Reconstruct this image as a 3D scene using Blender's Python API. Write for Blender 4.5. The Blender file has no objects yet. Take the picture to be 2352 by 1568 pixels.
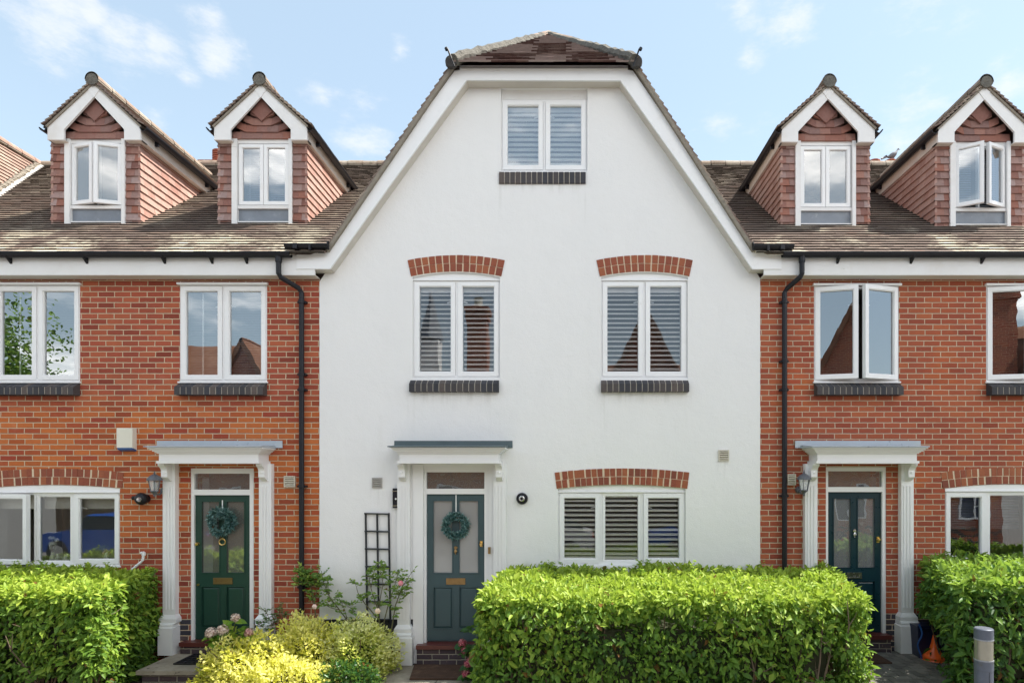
import bpy, math, random
import numpy as np
from mathutils import Vector, Matrix
R = math.radians
random.seed(7)
rng = np.random.default_rng(11)
sc = bpy.context.scene
col = sc.collection

# ------------------------------------------------------------------ camera
D = 8.5            # camera distance from the facade plane y = 0
CZ = 2.55          # camera height
PXM = 167.0        # photo pixels (2352 wide) per metre on the facade
cam = bpy.data.cameras.new('camera'); co = bpy.data.objects.new('camera', cam); col.objects.link(co)
co.location = (0, -D, CZ); co.rotation_euler = (R(90), 0, 0)
cam.sensor_width = 36; cam.lens = 36 * (D * PXM) / 2352.0
cam.shift_x = -(1300 - 1176) / 2352.0; cam.shift_y = (1095 - 784) / 2352.0
cam.clip_start = 0.05; cam.clip_end = 2000
sc.camera = co

def at(dx, dy, y=0.0):
    k = (D + y) / D / PXM
    return ((dx - 1300) * k, CZ + (1095 - dy) * k)
def ax(dx, y=0.0): return at(dx, 0, y)[0]
def az(dy, y=0.0): return at(0, dy, y)[1]

# ------------------------------------------------------------------ world
SUN = Vector((0.54, 0.08, 0.84)).normalized()
elev = math.asin(SUN.z); azim = math.atan2(SUN.x, SUN.y)
w = bpy.data.worlds.new('World'); sc.world = w; w.use_nodes = True
nt = w.node_tree; nt.nodes.clear()
def N(t, ty, **k):
    n = t.nodes.new(ty)
    for a, b in k.items(): setattr(n, a, b)
    return n
def L(t, a, b): t.links.new(a, b)
def mth(t, op, a, b=None, c=None, clamp=False):
    n = t.nodes.new('ShaderNodeMath'); n.operation = op; n.use_clamp = clamp
    for i, v in enumerate((a, b, c)):
        if v is None: continue
        if isinstance(v, (int, float)): n.inputs[i].default_value = v
        else: t.links.new(v, n.inputs[i])
    return n.outputs[0]
def mixc(t, f, a, b, mode='MIX'):
    n = t.nodes.new('ShaderNodeMix'); n.data_type = 'RGBA'; n.blend_type = mode
    for i, v in ((0, f), (6, a), (7, b)):
        if isinstance(v, (int, float)): n.inputs[i].default_value = v
        elif isinstance(v, tuple): n.inputs[i].default_value = (*v, 1)[:4]
        else: t.links.new(v, n.inputs[i])
    return n.outputs[2]
def smooth(t, v, lo, hi):
    n = t.nodes.new('ShaderNodeMapRange'); n.interpolation_type = 'SMOOTHSTEP'
    t.links.new(v, n.inputs[0]); n.inputs[1].default_value = lo; n.inputs[2].default_value = hi
    n.inputs[3].default_value = 0; n.inputs[4].default_value = 1
    return n.outputs[0]
out = N(nt, 'ShaderNodeOutputWorld'); bg = N(nt, 'ShaderNodeBackground')
sky = N(nt, 'ShaderNodeTexSky', sky_type='NISHITA', sun_disc=False)
sky.sun_elevation = elev; sky.sun_rotation = azim; sky.air_density = 1.0; sky.dust_density = 0.6; sky.ozone_density = 1.6
tc = N(nt, 'ShaderNodeTexCoord')
def wdir(dx, dy):
    return Vector(((dx - 1300) / (D * PXM), 1, (1095 - dy) / (D * PXM))).normalized()
mp = N(nt, 'ShaderNodeMapping'); mp.inputs['Scale'].default_value = (1, 1, 2.3); L(nt, tc.outputs['Generated'], mp.inputs[0])
n1 = N(nt, 'ShaderNodeTexNoise'); n1.inputs['Scale'].default_value = 6.5; n1.inputs['Detail'].default_value = 10; n1.inputs['Roughness'].default_value = .66
L(nt, mp.outputs[0], n1.inputs[0])
n2 = N(nt, 'ShaderNodeTexNoise'); n2.inputs['Scale'].default_value = 1.9; n2.inputs['Detail'].default_value = 8; n2.inputs['Roughness'].default_value = .55
mp2 = N(nt, 'ShaderNodeMapping'); mp2.inputs['Scale'].default_value = (1, 1, 3.2); mp2.inputs['Location'].default_value = (1.3, 4.2, .9)
L(nt, tc.outputs['Generated'], mp2.inputs[0]); L(nt, mp2.outputs[0], n2.inputs[0])
acc = None
for (dx, dy, rad, amp) in [(150, 70, .085, .50), (270, 95, .075, .48), (60, 75, .07, .36), (215, 30, .045, .5), (490, 35, .050, .43), (512, 95, .055, .40), (920, 118, .035, .36), (360, 265, .04, .38), (430, 185, .03, .3), (90, 210, .05, .28), (350, 95, .05, .40),
                           (740, 230, .05, .32), (820, 310, .08, .30), (1700, 30, .07, .30), (1720, 150, .05, .34), (1650, 260, .11, .32), (2120, 215, .14, .32), (1640, 212, .04, .34), (1830, 45, .08, .28), (2300, 190, .08, .30)]:
    d = N(nt, 'ShaderNodeVectorMath', operation='DISTANCE'); L(nt, tc.outputs['Generated'], d.inputs[0]); d.inputs[1].default_value = wdir(dx, dy)
    v = mth(nt, 'MULTIPLY', mth(nt, 'SUBTRACT', 1.0, mth(nt, 'DIVIDE', d.outputs['Value'], rad * 1.25), clamp=True), amp)
    acc = v if acc is None else mth(nt, 'MAXIMUM', acc, v)
dens = smooth(nt, mth(nt, 'ADD', n1.outputs[0], acc), .71, .98)
sep = N(nt, 'ShaderNodeSeparateXYZ'); L(nt, tc.outputs['Generated'], sep.inputs[0])
back = smooth(nt, mth(nt, 'MULTIPLY', sep.outputs[1], -1.0), -.15, .5)
cl2 = mth(nt, 'MULTIPLY', smooth(nt, n2.outputs[0], .50, .68), mth(nt, 'ADD', mth(nt, 'MULTIPLY', back, .85), .0))
hazeh = smooth(nt, mth(nt, 'SUBTRACT', 1.0, sep.outputs[2]), .45, 1.0)
skyc = mixc(nt, 1.0, sky.outputs[0], (.95, .93, .84), 'MULTIPLY')
base = mixc(nt, mth(nt, 'ADD', .44, mth(nt, 'MULTIPLY', hazeh, .25)), skyc, (3.35, 4.1, 4.6))
c1 = mixc(nt, mth(nt, 'MULTIPLY', dens, .80), base, (3.75, 3.88, 4.05))
c2 = mixc(nt, cl2, c1, mixc(nt, back, (4.9, 5.0, 5.15), (23.5, 22.2, 20.6)))
L(nt, c2, bg.inputs[0]); bg.inputs[1].default_value = 0.075
L(nt, bg.outputs[0], out.inputs[0])

sl = bpy.data.lights.new('sun', 'SUN'); so = bpy.data.objects.new('sun', sl); col.objects.link(so)
sl.energy = 3.0; sl.angle = R(0.6); sl.color = (1, .94, .85)
so.rotation_euler = SUN.to_track_quat('Z', 'Y').to_euler(); so.location = (20, 10, 40)
sc.view_settings.view_transform = 'Standard'; sc.view_settings.look = 'None'
sc.view_settings.exposure = 1.84; sc.view_settings.gamma = 1
sc.cycles.max_bounces = 8; sc.cycles.transparent_max_bounces = 12

# ------------------------------------------------------------------ mesh builder
ORG = {}
class MB:
    def __init__(s): s.v = []; s.f = []; s.m = []; s.r = []
    def add(s, vs, fs, m=0, r=None):
        b = len(s.v); s.v += [tuple(p) for p in vs]
        rr = random.random() if r is None else r
        for f in fs: s.f.append(tuple(i + b for i in f)); s.m.append(m); s.r.append(rr)
    def hexa(s, p, m=0, r=None):   # 8 pts: bottom ring 0-3, top ring 4-7
        s.add(p, [(3, 2, 1, 0), (4, 5, 6, 7), (0, 1, 5, 4), (1, 2, 6, 5), (2, 3, 7, 6), (3, 0, 4, 7)], m, r)
    def box(s, x0, x1, y0, y1, z0, z1, m=0, r=None):
        if x0 > x1: x0, x1 = x1, x0
        if y0 > y1: y0, y1 = y1, y0
        if z0 > z1: z0, z1 = z1, z0
        s.hexa([(x0, y0, z0), (x1, y0, z0), (x1, y1, z0), (x0, y1, z0), (x0, y0, z1), (x1, y0, z1), (x1, y1, z1), (x0, y1, z1)], m, r)
    def obox(s, c, ux, uy, uz, hx, hy, hz, m=0, r=None):
        c = Vector(c); ux = Vector(ux).normalized() * hx; uy = Vector(uy).normalized() * hy; uz = Vector(uz).normalized() * hz
        P = [c + a * ux + b * uy + g * uz for g in (-1, 1) for (a, b) in ((-1, -1), (1, -1), (1, 1), (-1, 1))]
        s.hexa(P, m, r)
    def prism(s, poly, y0, y1, m=0, r=None):   # polygon in (x,z) extruded along y
        n = len(poly)
        area = sum(poly[i][0] * poly[(i + 1) % n][1] - poly[(i + 1) % n][0] * poly[i][1] for i in range(n))
        if area < 0: poly = poly[::-1]
        vs = [(x, y0, z) for x, z in poly] + [(x, y1, z) for x, z in poly]
        fs = [tuple(range(n)), tuple(range(2 * n - 1, n - 1, -1))] + [(i, n + i, n + (i + 1) % n, (i + 1) % n) for i in range(n)]
        s.add(vs, fs, m, r)
    def prism_x(s, poly, x0, x1, m=0, r=None):   # polygon in (y,z) extruded along x
        n = len(poly)
        vs = [(x0, y, z) for y, z in poly] + [(x1, y, z) for y, z in poly]
        fs = [tuple(range(n)), tuple(range(2 * n - 1, n - 1, -1))] + [(i, n + i, n + (i + 1) % n, (i + 1) % n) for i in range(n)]
        s.add(vs, fs, m, r)
    def lathe(s, prof, c, axis='z', n=16, m=0, r=None):
        c = Vector(c); vs = []; fs = []
        for (rad, h) in prof:
            for i in range(n):
                a = 2 * math.pi * i / n; p, q = rad * math.cos(a), rad * math.sin(a)
                o = {'z': (p, q, h), 'y': (p, h, q), 'x': (h, p, q)}[axis]
                vs.append(c + Vector(o))
        for j in range(len(prof) - 1):
            for i in range(n):
                fs.append((j * n + i, j * n + (i + 1) % n, (j + 1) * n + (i + 1) % n, (j + 1) * n + i))
        fs.append(tuple(range(n))[::-1]); fs.append(tuple((len(prof) - 1) * n + i for i in range(n)))
        s.add(vs, fs, m, r)
    def tube(s, pts, rad, n=8, m=0, r=None, caps=True):
        pts = [Vector(p) for p in pts]; vs = []; fs = []
        rads = rad if isinstance(rad, (list, tuple)) else [rad] * len(pts)
        for i, p in enumerate(pts):
            d = (pts[min(i + 1, len(pts) - 1)] - pts[max(i - 1, 0)]).normalized()
            u = d.cross(Vector((0, 0, 1)) if abs(d.z) < .9 else Vector((0, 1, 0))).normalized(); v = d.cross(u)
            for k in range(n):
                a = 2 * math.pi * k / n; vs.append(p + (u * math.cos(a) + v * math.sin(a)) * rads[i])
        for j in range(len(pts) - 1):
            for i in range(n): fs.append((j * n + i, j * n + (i + 1) % n, (j + 1) * n + (i + 1) % n, (j + 1) * n + i))
        if caps: fs.append(tuple(range(n))); fs.append(tuple((len(pts) - 1) * n + i for i in range(n))[::-1])
        s.add(vs, fs, m, r)
    def ball(s, c, rx, ry=None, rz=None, n=10, k=7, m=0, r=None, jit=0):
        ry = ry or rx; rz = rz or rx; c = Vector(c); vs = []; fs = []
        for j in range(k + 1):
            t = math.pi * j / k
            for i in range(n):
                a = 2 * math.pi * i / n; q = 1 + random.uniform(-jit, jit)
                vs.append(c + Vector((rx * math.sin(t) * math.cos(a) * q, ry * math.sin(t) * math.sin(a) * q, rz * math.cos(t) * q)))
        for j in range(k):
            for i in range(n): fs.append((j * n + i, (j + 1) * n + i, (j + 1) * n + (i + 1) % n, j * n + (i + 1) % n))
        s.add(vs, fs, m, r)
    def build(s, name, mats, parent=None, smooth=False, loc=None):
        if not isinstance(mats, (list, tuple)): mats = [mats]
        o0 = ORG.get(parent.name, Vector((0, 0, 0))) if parent else (Vector(loc) if loc else Vector((0, 0, 0)))
        me = bpy.data.meshes.new(name)
        me.from_pydata([(p[0] - o0.x, p[1] - o0.y, p[2] - o0.z) for p in s.v], [], s.f)
        for m in mats: me.materials.append(m)
        me.polygons.foreach_set('material_index', s.m)
        a = me.attributes.new('rnd', 'FLOAT', 'FACE'); a.data.foreach_set('value', s.r)
        if smooth: me.polygons.foreach_set('use_smooth', [True] * len(s.f))
        me.update()
        o = bpy.data.objects.new(name, me); col.objects.link(o)
        if parent: o.parent = parent; ORG[o.name] = o0
        else: o.location = o0; ORG[o.name] = o0
        return o
def thing(name, label, cat, loc, group=None):
    o = bpy.data.objects.new(name, None); col.objects.link(o); o.location = loc; o.empty_display_size = .2
    ORG[o.name] = Vector(loc); return tag(o, label, cat, group)
def tag(o, label, cat, group=None):
    o['label'] = label; o['category'] = cat
    if group: o['group'] = group
    return o
def struct(o): o['kind'] = 'structure'; return o

# ------------------------------------------------------------------ materials
def newmat(name):
    m = bpy.data.materials.new(name); m.use_nodes = True; t = m.node_tree; t.nodes.clear()
    o = N(t, 'ShaderNodeOutputMaterial'); b = N(t, 'ShaderNodeBsdfPrincipled'); L(t, b.outputs[0], o.inputs[0])
    return m, t, b, o
def pos(t): return N(t, 'ShaderNodeNewGeometry').outputs['Position']
def noise(t, vec, scale, detail=4, rough=.55, sc3=None):
    n = N(t, 'ShaderNodeTexNoise'); n.inputs['Scale'].default_value = scale; n.inputs['Detail'].default_value = detail; n.inputs['Roughness'].default_value = rough
    if sc3:
        mpp = N(t, 'ShaderNodeMapping'); mpp.inputs['Scale'].default_value = sc3; L(t, vec, mpp.inputs[0]); vec = mpp.outputs[0]
    L(t, vec, n.inputs[0]); return n.outputs[0]
def ramp(t, v, stops):
    n = N(t, 'ShaderNodeValToRGB'); cr = n.color_ramp
    while len(cr.elements) < len(stops): cr.elements.new(.5)
    for e, (p, c) in zip(cr.elements, stops): e.position = p; e.color = (*c, 1)
    L(t, v, n.inputs[0]); return n.outputs[0]
def bump(t, b, h, dist, strength=1.0):
    n = N(t, 'ShaderNodeBump'); n.inputs['Distance'].default_value = dist; n.inputs['Strength'].default_value = strength
    L(t, h, n.inputs['Height']); L(t, n.outputs[0], b.inputs['Normal'])
def attr(t, nm='rnd'): return N(t, 'ShaderNodeAttribute', attribute_name=nm).outputs['Fac']
def pm(name, c, rough=.6, metal=0, var=.12, scale=9, bmp=0, bscale=60, dirt=None, dscale=3, dlo=.55, dhi=.75, spec=None):
    m, t, b, o = newmat(name); p = pos(t)
    n = noise(t, p, scale, 5)
    c2 = mixc(t, n, tuple(x * (1 - var) for x in c), tuple(min(1, x * (1 + var)) for x in c))
    if dirt:
        c2 = mixc(t, mth(t, 'MULTIPLY', smooth(t, noise(t, p, dscale, 7, .65), dlo, dhi), .8), c2, dirt)
    L(t, c2, b.inputs['Base Color']); b.inputs['Metallic'].default_value = metal
    L(t, mth(t, 'ADD', rough - .08, mth(t, 'MULTIPLY', noise(t, p, scale * 2.3, 3), .16)), b.inputs['Roughness'])
    if spec is not None: b.inputs['Specular IOR Level'].default_value = spec
    if bmp: bump(t, b, noise(t, p, bscale, 4), bmp)
    return m

def brick_mat(name, cols, mortar, dark_below=None, zone=None, dark_prob=1.0, rowh=.075, brl=.225):
    m, t, b, o = newmat(name); p = pos(t)
    nz = N(t, 'ShaderNodeTexNoise'); nz.inputs['Scale'].default_value = 14; nz.inputs['Detail'].default_value = 4; L(t, p, nz.inputs[0])
    off = N(t, 'ShaderNodeVectorMath', operation='MULTIPLY_ADD'); L(t, nz.outputs['Color'], off.inputs[0]); off.inputs[1].default_value = (.010, .010, .007); L(t, p, off.inputs[2])
    s = N(t, 'ShaderNodeSeparateXYZ'); L(t, off.outputs[0], s.inputs[0])
    zz = mth(t, 'ADD', mth(t, 'DIVIDE', s.outputs[2], rowh), 100.0)
    row = mth(t, 'FLOOR', zz)
    wr = N(t, 'ShaderNodeTexWhiteNoise', noise_dimensions='1D'); L(t, row, wr.inputs['W'])
    xy = mth(t, 'ADD', s.outputs[0], s.outputs[1])
    u = mth(t, 'ADD', mth(t, 'ADD', mth(t, 'DIVIDE', xy, brl), 200.0), mth(t, 'ADD', mth(t, 'MULTIPLY', mth(t, 'MODULO', row, 2.0), .5), mth(t, 'MULTIPLY', wr.outputs[0], .09)))
    cl = mth(t, 'FLOOR', u)
    fu = mth(t, 'MULTIPLY', mth(t, 'FRACT', u), brl); fv = mth(t, 'MULTIPLY', mth(t, 'FRACT', zz), rowh)
    du = mth(t, 'MINIMUM', fu, mth(t, 'SUBTRACT', brl, fu)); dv = mth(t, 'MINIMUM', fv, mth(t, 'SUBTRACT', rowh, fv))
    dd = mth(t, 'MINIMUM', du, dv)
    mask = smooth(t, dd, .0040, .0078)     # 0 mortar .. 1 brick
    cv = N(t, 'ShaderNodeCombineXYZ'); L(t, row, cv.inputs[0]); L(t, cl, cv.inputs[1])
    wn = N(t, 'ShaderNodeTexWhiteNoise', noise_dimensions='3D'); L(t, cv.outputs[0], wn.inputs['Vector'])
    f = wn.outputs['Value']
    bc = ramp(t, f, [(i / max(1, len(cols) - 1), c) for i, c in enumerate(cols)])
    if zone:
        zf, zcols = zone(t, p); bc = mixc(t, zf, bc, ramp(t, f, [(i / (len(zcols) - 1), c) for i, c in enumerate(zcols)]))
    n5 = noise(t, p, 34, 5, .65)
    bc = mixc(t, mth(t, 'MULTIPLY', n5, .55), bc, mixc(t, .5, bc, (.16, .05, .035)))
    bc = mixc(t, smooth(t, noise(t, p, 55, 3), .66, .74), bc, mixc(t, .5, bc, (.55, .42, .3)))
    # pale bloom patches
    bc = mixc(t, mth(t, 'MULTIPLY', smooth(t, noise(t, p, 1.9, 6, .7), .60, .80), .22), bc, (.52, .34, .27))
    bc = mixc(t, mth(t, 'MULTIPLY', smooth(t, noise(t, p, 1.4, 6, .65, (1, 1, .5)), .5, .72), .38), bc, mixc(t, .6, bc, (.13, .055, .04)))
    mc = mixc(t, noise(t, p, 5, 7, .7), tuple(x * .55 for x in mortar), tuple(min(1, x * 1.12) for x in mortar))
    if dark_below is not None:
        dk = mth(t, 'MULTIPLY', mth(t, 'LESS_THAN', row, 100.0 + math.floor(dark_below / rowh)), mth(t, 'LESS_THAN', mth(t, 'FRACT', mth(t, 'MULTIPLY', f, 7.31)), dark_prob))
        bc = mixc(t, dk, bc, ramp(t, f, [(0, (.035, .035, .045)), (.6, (.06, .055, .065)), (1, (.11, .07, .065))]))
    cc = mixc(t, mask, mc, bc)
    L(t, cc, b.inputs['Base Color']); b.inputs['Roughness'].default_value = .88; b.inputs['Specular IOR Level'].default_value = .25
    bump(t, b, mth(t, 'ADD', mth(t, 'MULTIPLY', smooth(t, dd, .003, .010), 1.0), mth(t, 'MULTIPLY', n5, .35)), .006)
    return m
def zoneL(t, p):
    s = N(t, 'ShaderNodeSeparateXYZ'); L(t, p, s.inputs[0])
    z = mth(t, 'ADD', s.outputs[2], mth(t, 'MULTIPLY', mth(t, 'SUBTRACT', noise(t, p, .8, 3), .5), .9))
    return mth(t, 'MULTIPLY', mth(t, 'SUBTRACT', 1.0, smooth(t, z, 3.35, 3.75)), smooth(t, z, 1.1, 2.0)), [(.30, .062, .026), (.46, .115, .03), (.54, .16, .045), (.33, .055, .03), (.50, .135, .034), (.58, .17, .05)]
def zoneR(t, p):
    return smooth(t, noise(t, p, .7, 3), .56, .70), [(.36, .08, .035), (.5, .14, .04), (.42, .085, .04), (.52, .13, .05)]
RED = [(.22, .045, .028), (.35, .075, .042), (.40, .095, .05), (.29, .062, .038), (.44, .12, .055), (.37, .085, .05)]
M = {}
MORT = (.66, .51, .35)
M['brickL'] = brick_mat('red orange brick', RED, MORT, .62, zoneL, .45)
M['brickR'] = brick_mat('red brick', [(.27, .060, .034), (.35, .085, .045), (.40, .105, .050), (.30, .070, .040), (.44, .125, .054), (.37, .095, .048)], (.64, .49, .35), .74, zoneR, 1.0)
M['brickD'] = brick_mat('blue engineering brick', [(.045, .045, .058), (.08, .07, .08), (.06, .055, .065), (.12, .075, .07)], (.42, .37, .29))
STAINS = [(ax(939), ax(955), az(899), .7), (ax(1130), ax(1148), az(899), .9), (ax(939), ax(1146), az(899), .25), (ax(1379), ax(1395), az(899), .8), (ax(1568), ax(1583), az(899), .6), (ax(1379), ax(1581), az(899), .22), (ax(1145), ax(1160), az(421), .6), (ax(1332), ax(1348), az(421), .7), (ax(1147), ax(1345), az(421), .2), (ax(1648), ax(1674), az(1058), .5), (ax(855), ax(880), az(1120), .4)]
def render_mat():
    m, t, b, o = newmat('white render'); p = pos(t)
    n = noise(t, p, 1.1, 6, .6)
    c = mixc(t, n, (.745, .742, .735), (.81, .80, .785))
    c = mixc(t, mth(t, 'MULTIPLY', smooth(t, noise(t, p, 2.2, 7, .7, (1, 1, .25)), .55, .8), .16), c, (.58, .57, .52))
    s = N(t, 'ShaderNodeSeparateXYZ'); L(t, p, s.inputs[0])
    stk = noise(t, p, 16, 4, .6, (1, 1, .06)); acc_ = None
    for (sx0, sx1, sz, ln_) in STAINS:
        inx = mth(t, 'MULTIPLY', smooth(t, s.outputs[0], sx0 - .05, sx0 + .05), mth(t, 'SUBTRACT', 1.0, smooth(t, s.outputs[0], sx1 - .05, sx1 + .05)))
        fall = mth(t, 'MULTIPLY', smooth(t, s.outputs[2], sz - ln_, sz), mth(t, 'LESS_THAN', s.outputs[2], sz + .01))
        q = mth(t, 'MULTIPLY', inx, fall); acc_ = q if acc_ is None else mth(t, 'MAXIMUM', acc_, q)
    c = mixc(t, mth(t, 'MULTIPLY', mth(t, 'MULTIPLY', acc_, smooth(t, stk, .45, .70)), .30), c, (.42, .41, .37))
    c = mixc(t, mth(t, 'MULTIPLY', smooth(t, mth(t, 'SUBTRACT', mth(t, 'ADD', 1.3, mth(t, 'MULTIPLY', stk, .5)), s.outputs[2]), .0, .7), .18), c, (.50, .50, .42))
    c = mixc(t, mth(t, 'LESS_THAN', s.outputs[2], .60), c, (.035, .035, .038))
    L(t, c, b.inputs['Base Color']); b.inputs['Roughness'].default_value = .9; b.inputs['Specular IOR Level'].default_value = .2
    bump(t, b, mth(t, 'ADD', noise(t, p, 90, 5), mth(t, 'MULTIPLY', noise(t, p, 5, 3), 2.5)), .0035)
    return m
M['render'] = render_mat()
M['white'] = pm('white window paint', (.80, .80, .80), .42, var=.04, scale=4, dirt=(.66, .64, .60), dscale=6, dlo=.55, dhi=.85)
def wood_mat():
    m, t, b, o = newmat('weathered white timber'); p = pos(t)
    c = mixc(t, noise(t, p, 4, 5), (.70, .69, .67), (.80, .80, .80))
    c = mixc(t, mth(t, 'MULTIPLY', smooth(t, noise(t, p, 7, 6, .7, (.35, 1, 3)), .66, .74), .65), c, (.30, .28, .25))
    c = mixc(t, mth(t, 'MULTIPLY', smooth(t, noise(t, p, 2.2, 5, .6), .5, .8), .35), c, (.52, .46, .38))
    L(t, c, b.inputs['Base Color']); b.inputs['Roughness'].default_value = .6
    bump(t, b, noise(t, p, 60, 3, .5, (.3, 1, 2)), .001)
    return m
M['wood'] = wood_mat()
M['soffit'] = pm('grubby white soffit', (.58, .54, .49), .7, var=.12, scale=5)
def tile_mat(name, cols, lich, lichamt, mossamt=.5, edge=None, lo=.47, hi=.63, zl=None):
    m, t, b, o = newmat(name); p = pos(t); r = attr(t)
    c = ramp(t, r, [(i / (len(cols) - 1), q) for i, q in enumerate(cols)])
    c = mixc(t, mth(t, 'MULTIPLY', noise(t, p, 30, 4), .5), c, tuple(x * .55 for x in cols[0]))
    l = smooth(t, mth(t, 'ADD', noise(t, p, 1.3, 4, .6), mth(t, 'MULTIPLY', mth(t, 'SUBTRACT', noise(t, p, 14, 4), .5), .35)), lo, hi)
    if zl:
        sz = N(t, 'ShaderNodeSeparateXYZ'); L(t, p, sz.inputs[0]); l = mth(t, 'MULTIPLY', l, mth(t, 'SUBTRACT', 1.0, mth(t, 'MULTIPLY', smooth(t, sz.outputs[2], *zl), .72)))
    c = mixc(t, mth(t, 'MULTIPLY', l, lichamt), c, lich)
    mo = smooth(t, noise(t, p, 3.1, 6, .7), .58, .72)
    c = mixc(t, mth(t, 'MULTIPLY', mo, mossamt), c, (.07, .065, .035))
    L(t, c, b.inputs['Base Color']); b.inputs['Roughness'].default_value = .9; b.inputs['Specular IOR Level'].default_value = .2
    bump(t, b, noise(t, p, 80, 4), .003)
    return m
M['tile'] = tile_mat('weathered clay roof tile', [(.17, .125, .105), (.21, .155, .13), (.24, .18, .15), (.19, .145, .125), (.27, .21, .17), (.23, .15, .12)], (.64, .57, .44), .9, .45, zl=(5.75, 6.5))
M['tedge'] = pm('shaded mossy tile tail', (.045, .036, .028), .95, var=.5, scale=20)  # front edges coloured dark for the shade between courses, along with moss
M['tileDk'] = tile_mat('dark clay roof tile', [(.07, .036, .032), (.10, .052, .044), (.085, .048, .042), (.13, .075, .062)], (.30, .25, .21), .2)
M['tilePk'] = tile_mat('pale pink clay roof tile', [(.30, .19, .15), (.36, .24, .19), (.33, .2, .16), (.40, .27, .21)], (.44, .34, .27), .5, .25)
M['hipm'] = pm('lichened hip mortar', (.12, .112, .095), .95, var=.6, scale=18, bmp=.02, bscale=25)
M['paleedge'] = pm('pale tile tail', (.27, .21, .19), .9, var=.3, scale=15)
M['hipstop'] = pm('blackened hip tile end', (.05, .045, .042), .9, var=.5, scale=25)
M['ridge'] = tile_mat('mossy ridge tile', [(.24, .18, .14), (.32, .25, .19), (.28, .2, .16)], (.40, .36, .30), .6, .6)
M['hang'] = tile_mat('red hanging tile', [(.20, .095, .078), (.28, .14, .115), (.36, .155, .11), (.25, .16, .145), (.40, .20, .15), (.42, .32, .30), (.30, .17, .14), (.36, .25, .225)], (.36, .25, .23), .15, .08)
M['cheek'] = tile_mat('sunlit dormer cheek tile', [(.34, .19, .155), (.42, .25, .205), (.48, .31, .26), (.40, .25, .21), (.50, .33, .28)], (.5, .4, .35), .2, .05)  # paler than the front tiles: sunlight on the cheeks put into the colour
M['edge'] = pm('mortar edge', (.235, .205, .165), .95, var=.35, scale=12, bmp=.01, bscale=30)
M['black'] = pm('black gutter plastic', (.012, .012, .016), .42, var=.2, scale=5, spec=.3)
M['lead'] = pm('lead sheet', (.20, .225, .26), .55, metal=.2, var=.35, scale=4, bmp=.004, bscale=9, dirt=(.42, .45, .48), dscale=5)
M['leadP'] = pm('pale lead flashing', (.42, .47, .52), .5, metal=.1, var=.2, scale=3, dirt=(.10, .12, .16), dscale=6, dlo=.58, dhi=.68)
M['leadD'] = pm('dark green lead', (.085, .12, .13), .5, var=.2, scale=4)
def glass_mat(name, refl, tint=(.96, .98, 1), rough=0.0, body=None, bodyf=0.0, wob=.0007, tcol=(.90, .93, .93)):
    m = bpy.data.materials.new(name); m.use_nodes = True; t = m.node_tree; t.nodes.clear()
    o = N(t, 'ShaderNodeOutputMaterial'); g = N(t, 'ShaderNodeBsdfGlossy'); g.inputs[0].default_value = (*tint, 1); g.inputs['Roughness'].default_value = rough
    tr = N(t, 'ShaderNodeBsdfTransparent'); tr.inputs[0].default_value = (*tcol, 1)
    inner = tr.outputs[0]
    if body:
        df = N(t, 'ShaderNodeBsdfDiffuse'); df.inputs[0].default_value = (*body, 1); mx = N(t, 'ShaderNodeMixShader'); mx.inputs[0].default_value = bodyf
        L(t, inner, mx.inputs[1]); L(t, df.outputs[0], mx.inputs[2]); inner = mx.outputs[0]
    fr = N(t, 'ShaderNodeFresnel'); fr.inputs[0].default_value = 1.5
    f = mth(t, 'ADD', fr.outputs[0], refl, clamp=True)
    mx = N(t, 'ShaderNodeMixShader'); L(t, f, mx.inputs[0]); L(t, inner, mx.inputs[1]); L(t, g.outputs[0], mx.inputs[2]); L(t, mx.outputs[0], o.inputs[0])
    bn = N(t, 'ShaderNodeBump'); bn.inputs['Distance'].default_value = wob; L(t, noise(t, pos(t), 2.2, 2), bn.inputs['Height']); L(t, bn.outputs[0], g.inputs['Normal'])
    return m
M['glass'] = glass_mat('window glass', .14)
M['glassU'] = glass_mat('upper window glass', .28)
M['glassB'] = glass_mat('blind backed glass', .17, body=(.55, .56, .54), bodyf=.35)
M['frost'] = glass_mat('obscured door glass', .10, rough=.12, body=(.55, .54, .52), bodyf=.55, wob=.004)
M['glassS'] = glass_mat('clear shutter glass', .04, tcol=(.98, .98, .98))
M['glassT'] = glass_mat('clear upper shutter glass', .09, tcol=(.98, .98, .98))
M['paleg'] = glass_mat('pale hall glass', .14, body=(.42, .43, .43), bodyf=.40, wob=.002)
M['tran'] = glass_mat('transom glass', .16, body=(.30, .29, .27), bodyf=.35, wob=.003)
M['etch'] = glass_mat('patterned door glass', .20, rough=.05, body=(.30, .30, .26), bodyf=.35, wob=.006)
M['slat'] = pm('white shutter slat', (.88, .88, .86), .45, var=.03)
M['slatG'] = pm('grey venetian slat', (.20, .21, .23), .5, var=.05)
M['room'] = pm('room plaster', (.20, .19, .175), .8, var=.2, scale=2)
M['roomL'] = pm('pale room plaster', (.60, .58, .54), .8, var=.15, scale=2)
M['curtain'] = pm('cream curtain', (.62, .60, .54), .8, var=.08, scale=6)
def paint(name, c, rough=.38): return pm(name, c, rough, var=.12, scale=6, bmp=.0006, bscale=40)
M['green'] = paint('bottle green door paint', (.014, .050, .035))
M['teal'] = paint('slate teal door paint', (.042, .078, .086), .5)
M['navyg'] = paint('dark teal door paint', (.006, .030, .040), .3)
M['porch'] = pm('porch paint', (.78, .775, .765), .45, var=.03, scale=2, dirt=(.66, .64, .6), dscale=1.6, dlo=.62, dhi=.9)
M['brass'] = pm('polished brass', (.80, .55, .20), .28, metal=1, var=.1)
M['brassO'] = pm('tarnished brass', (.34, .22, .10), .42, metal=.9, var=.3, scale=20)
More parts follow.
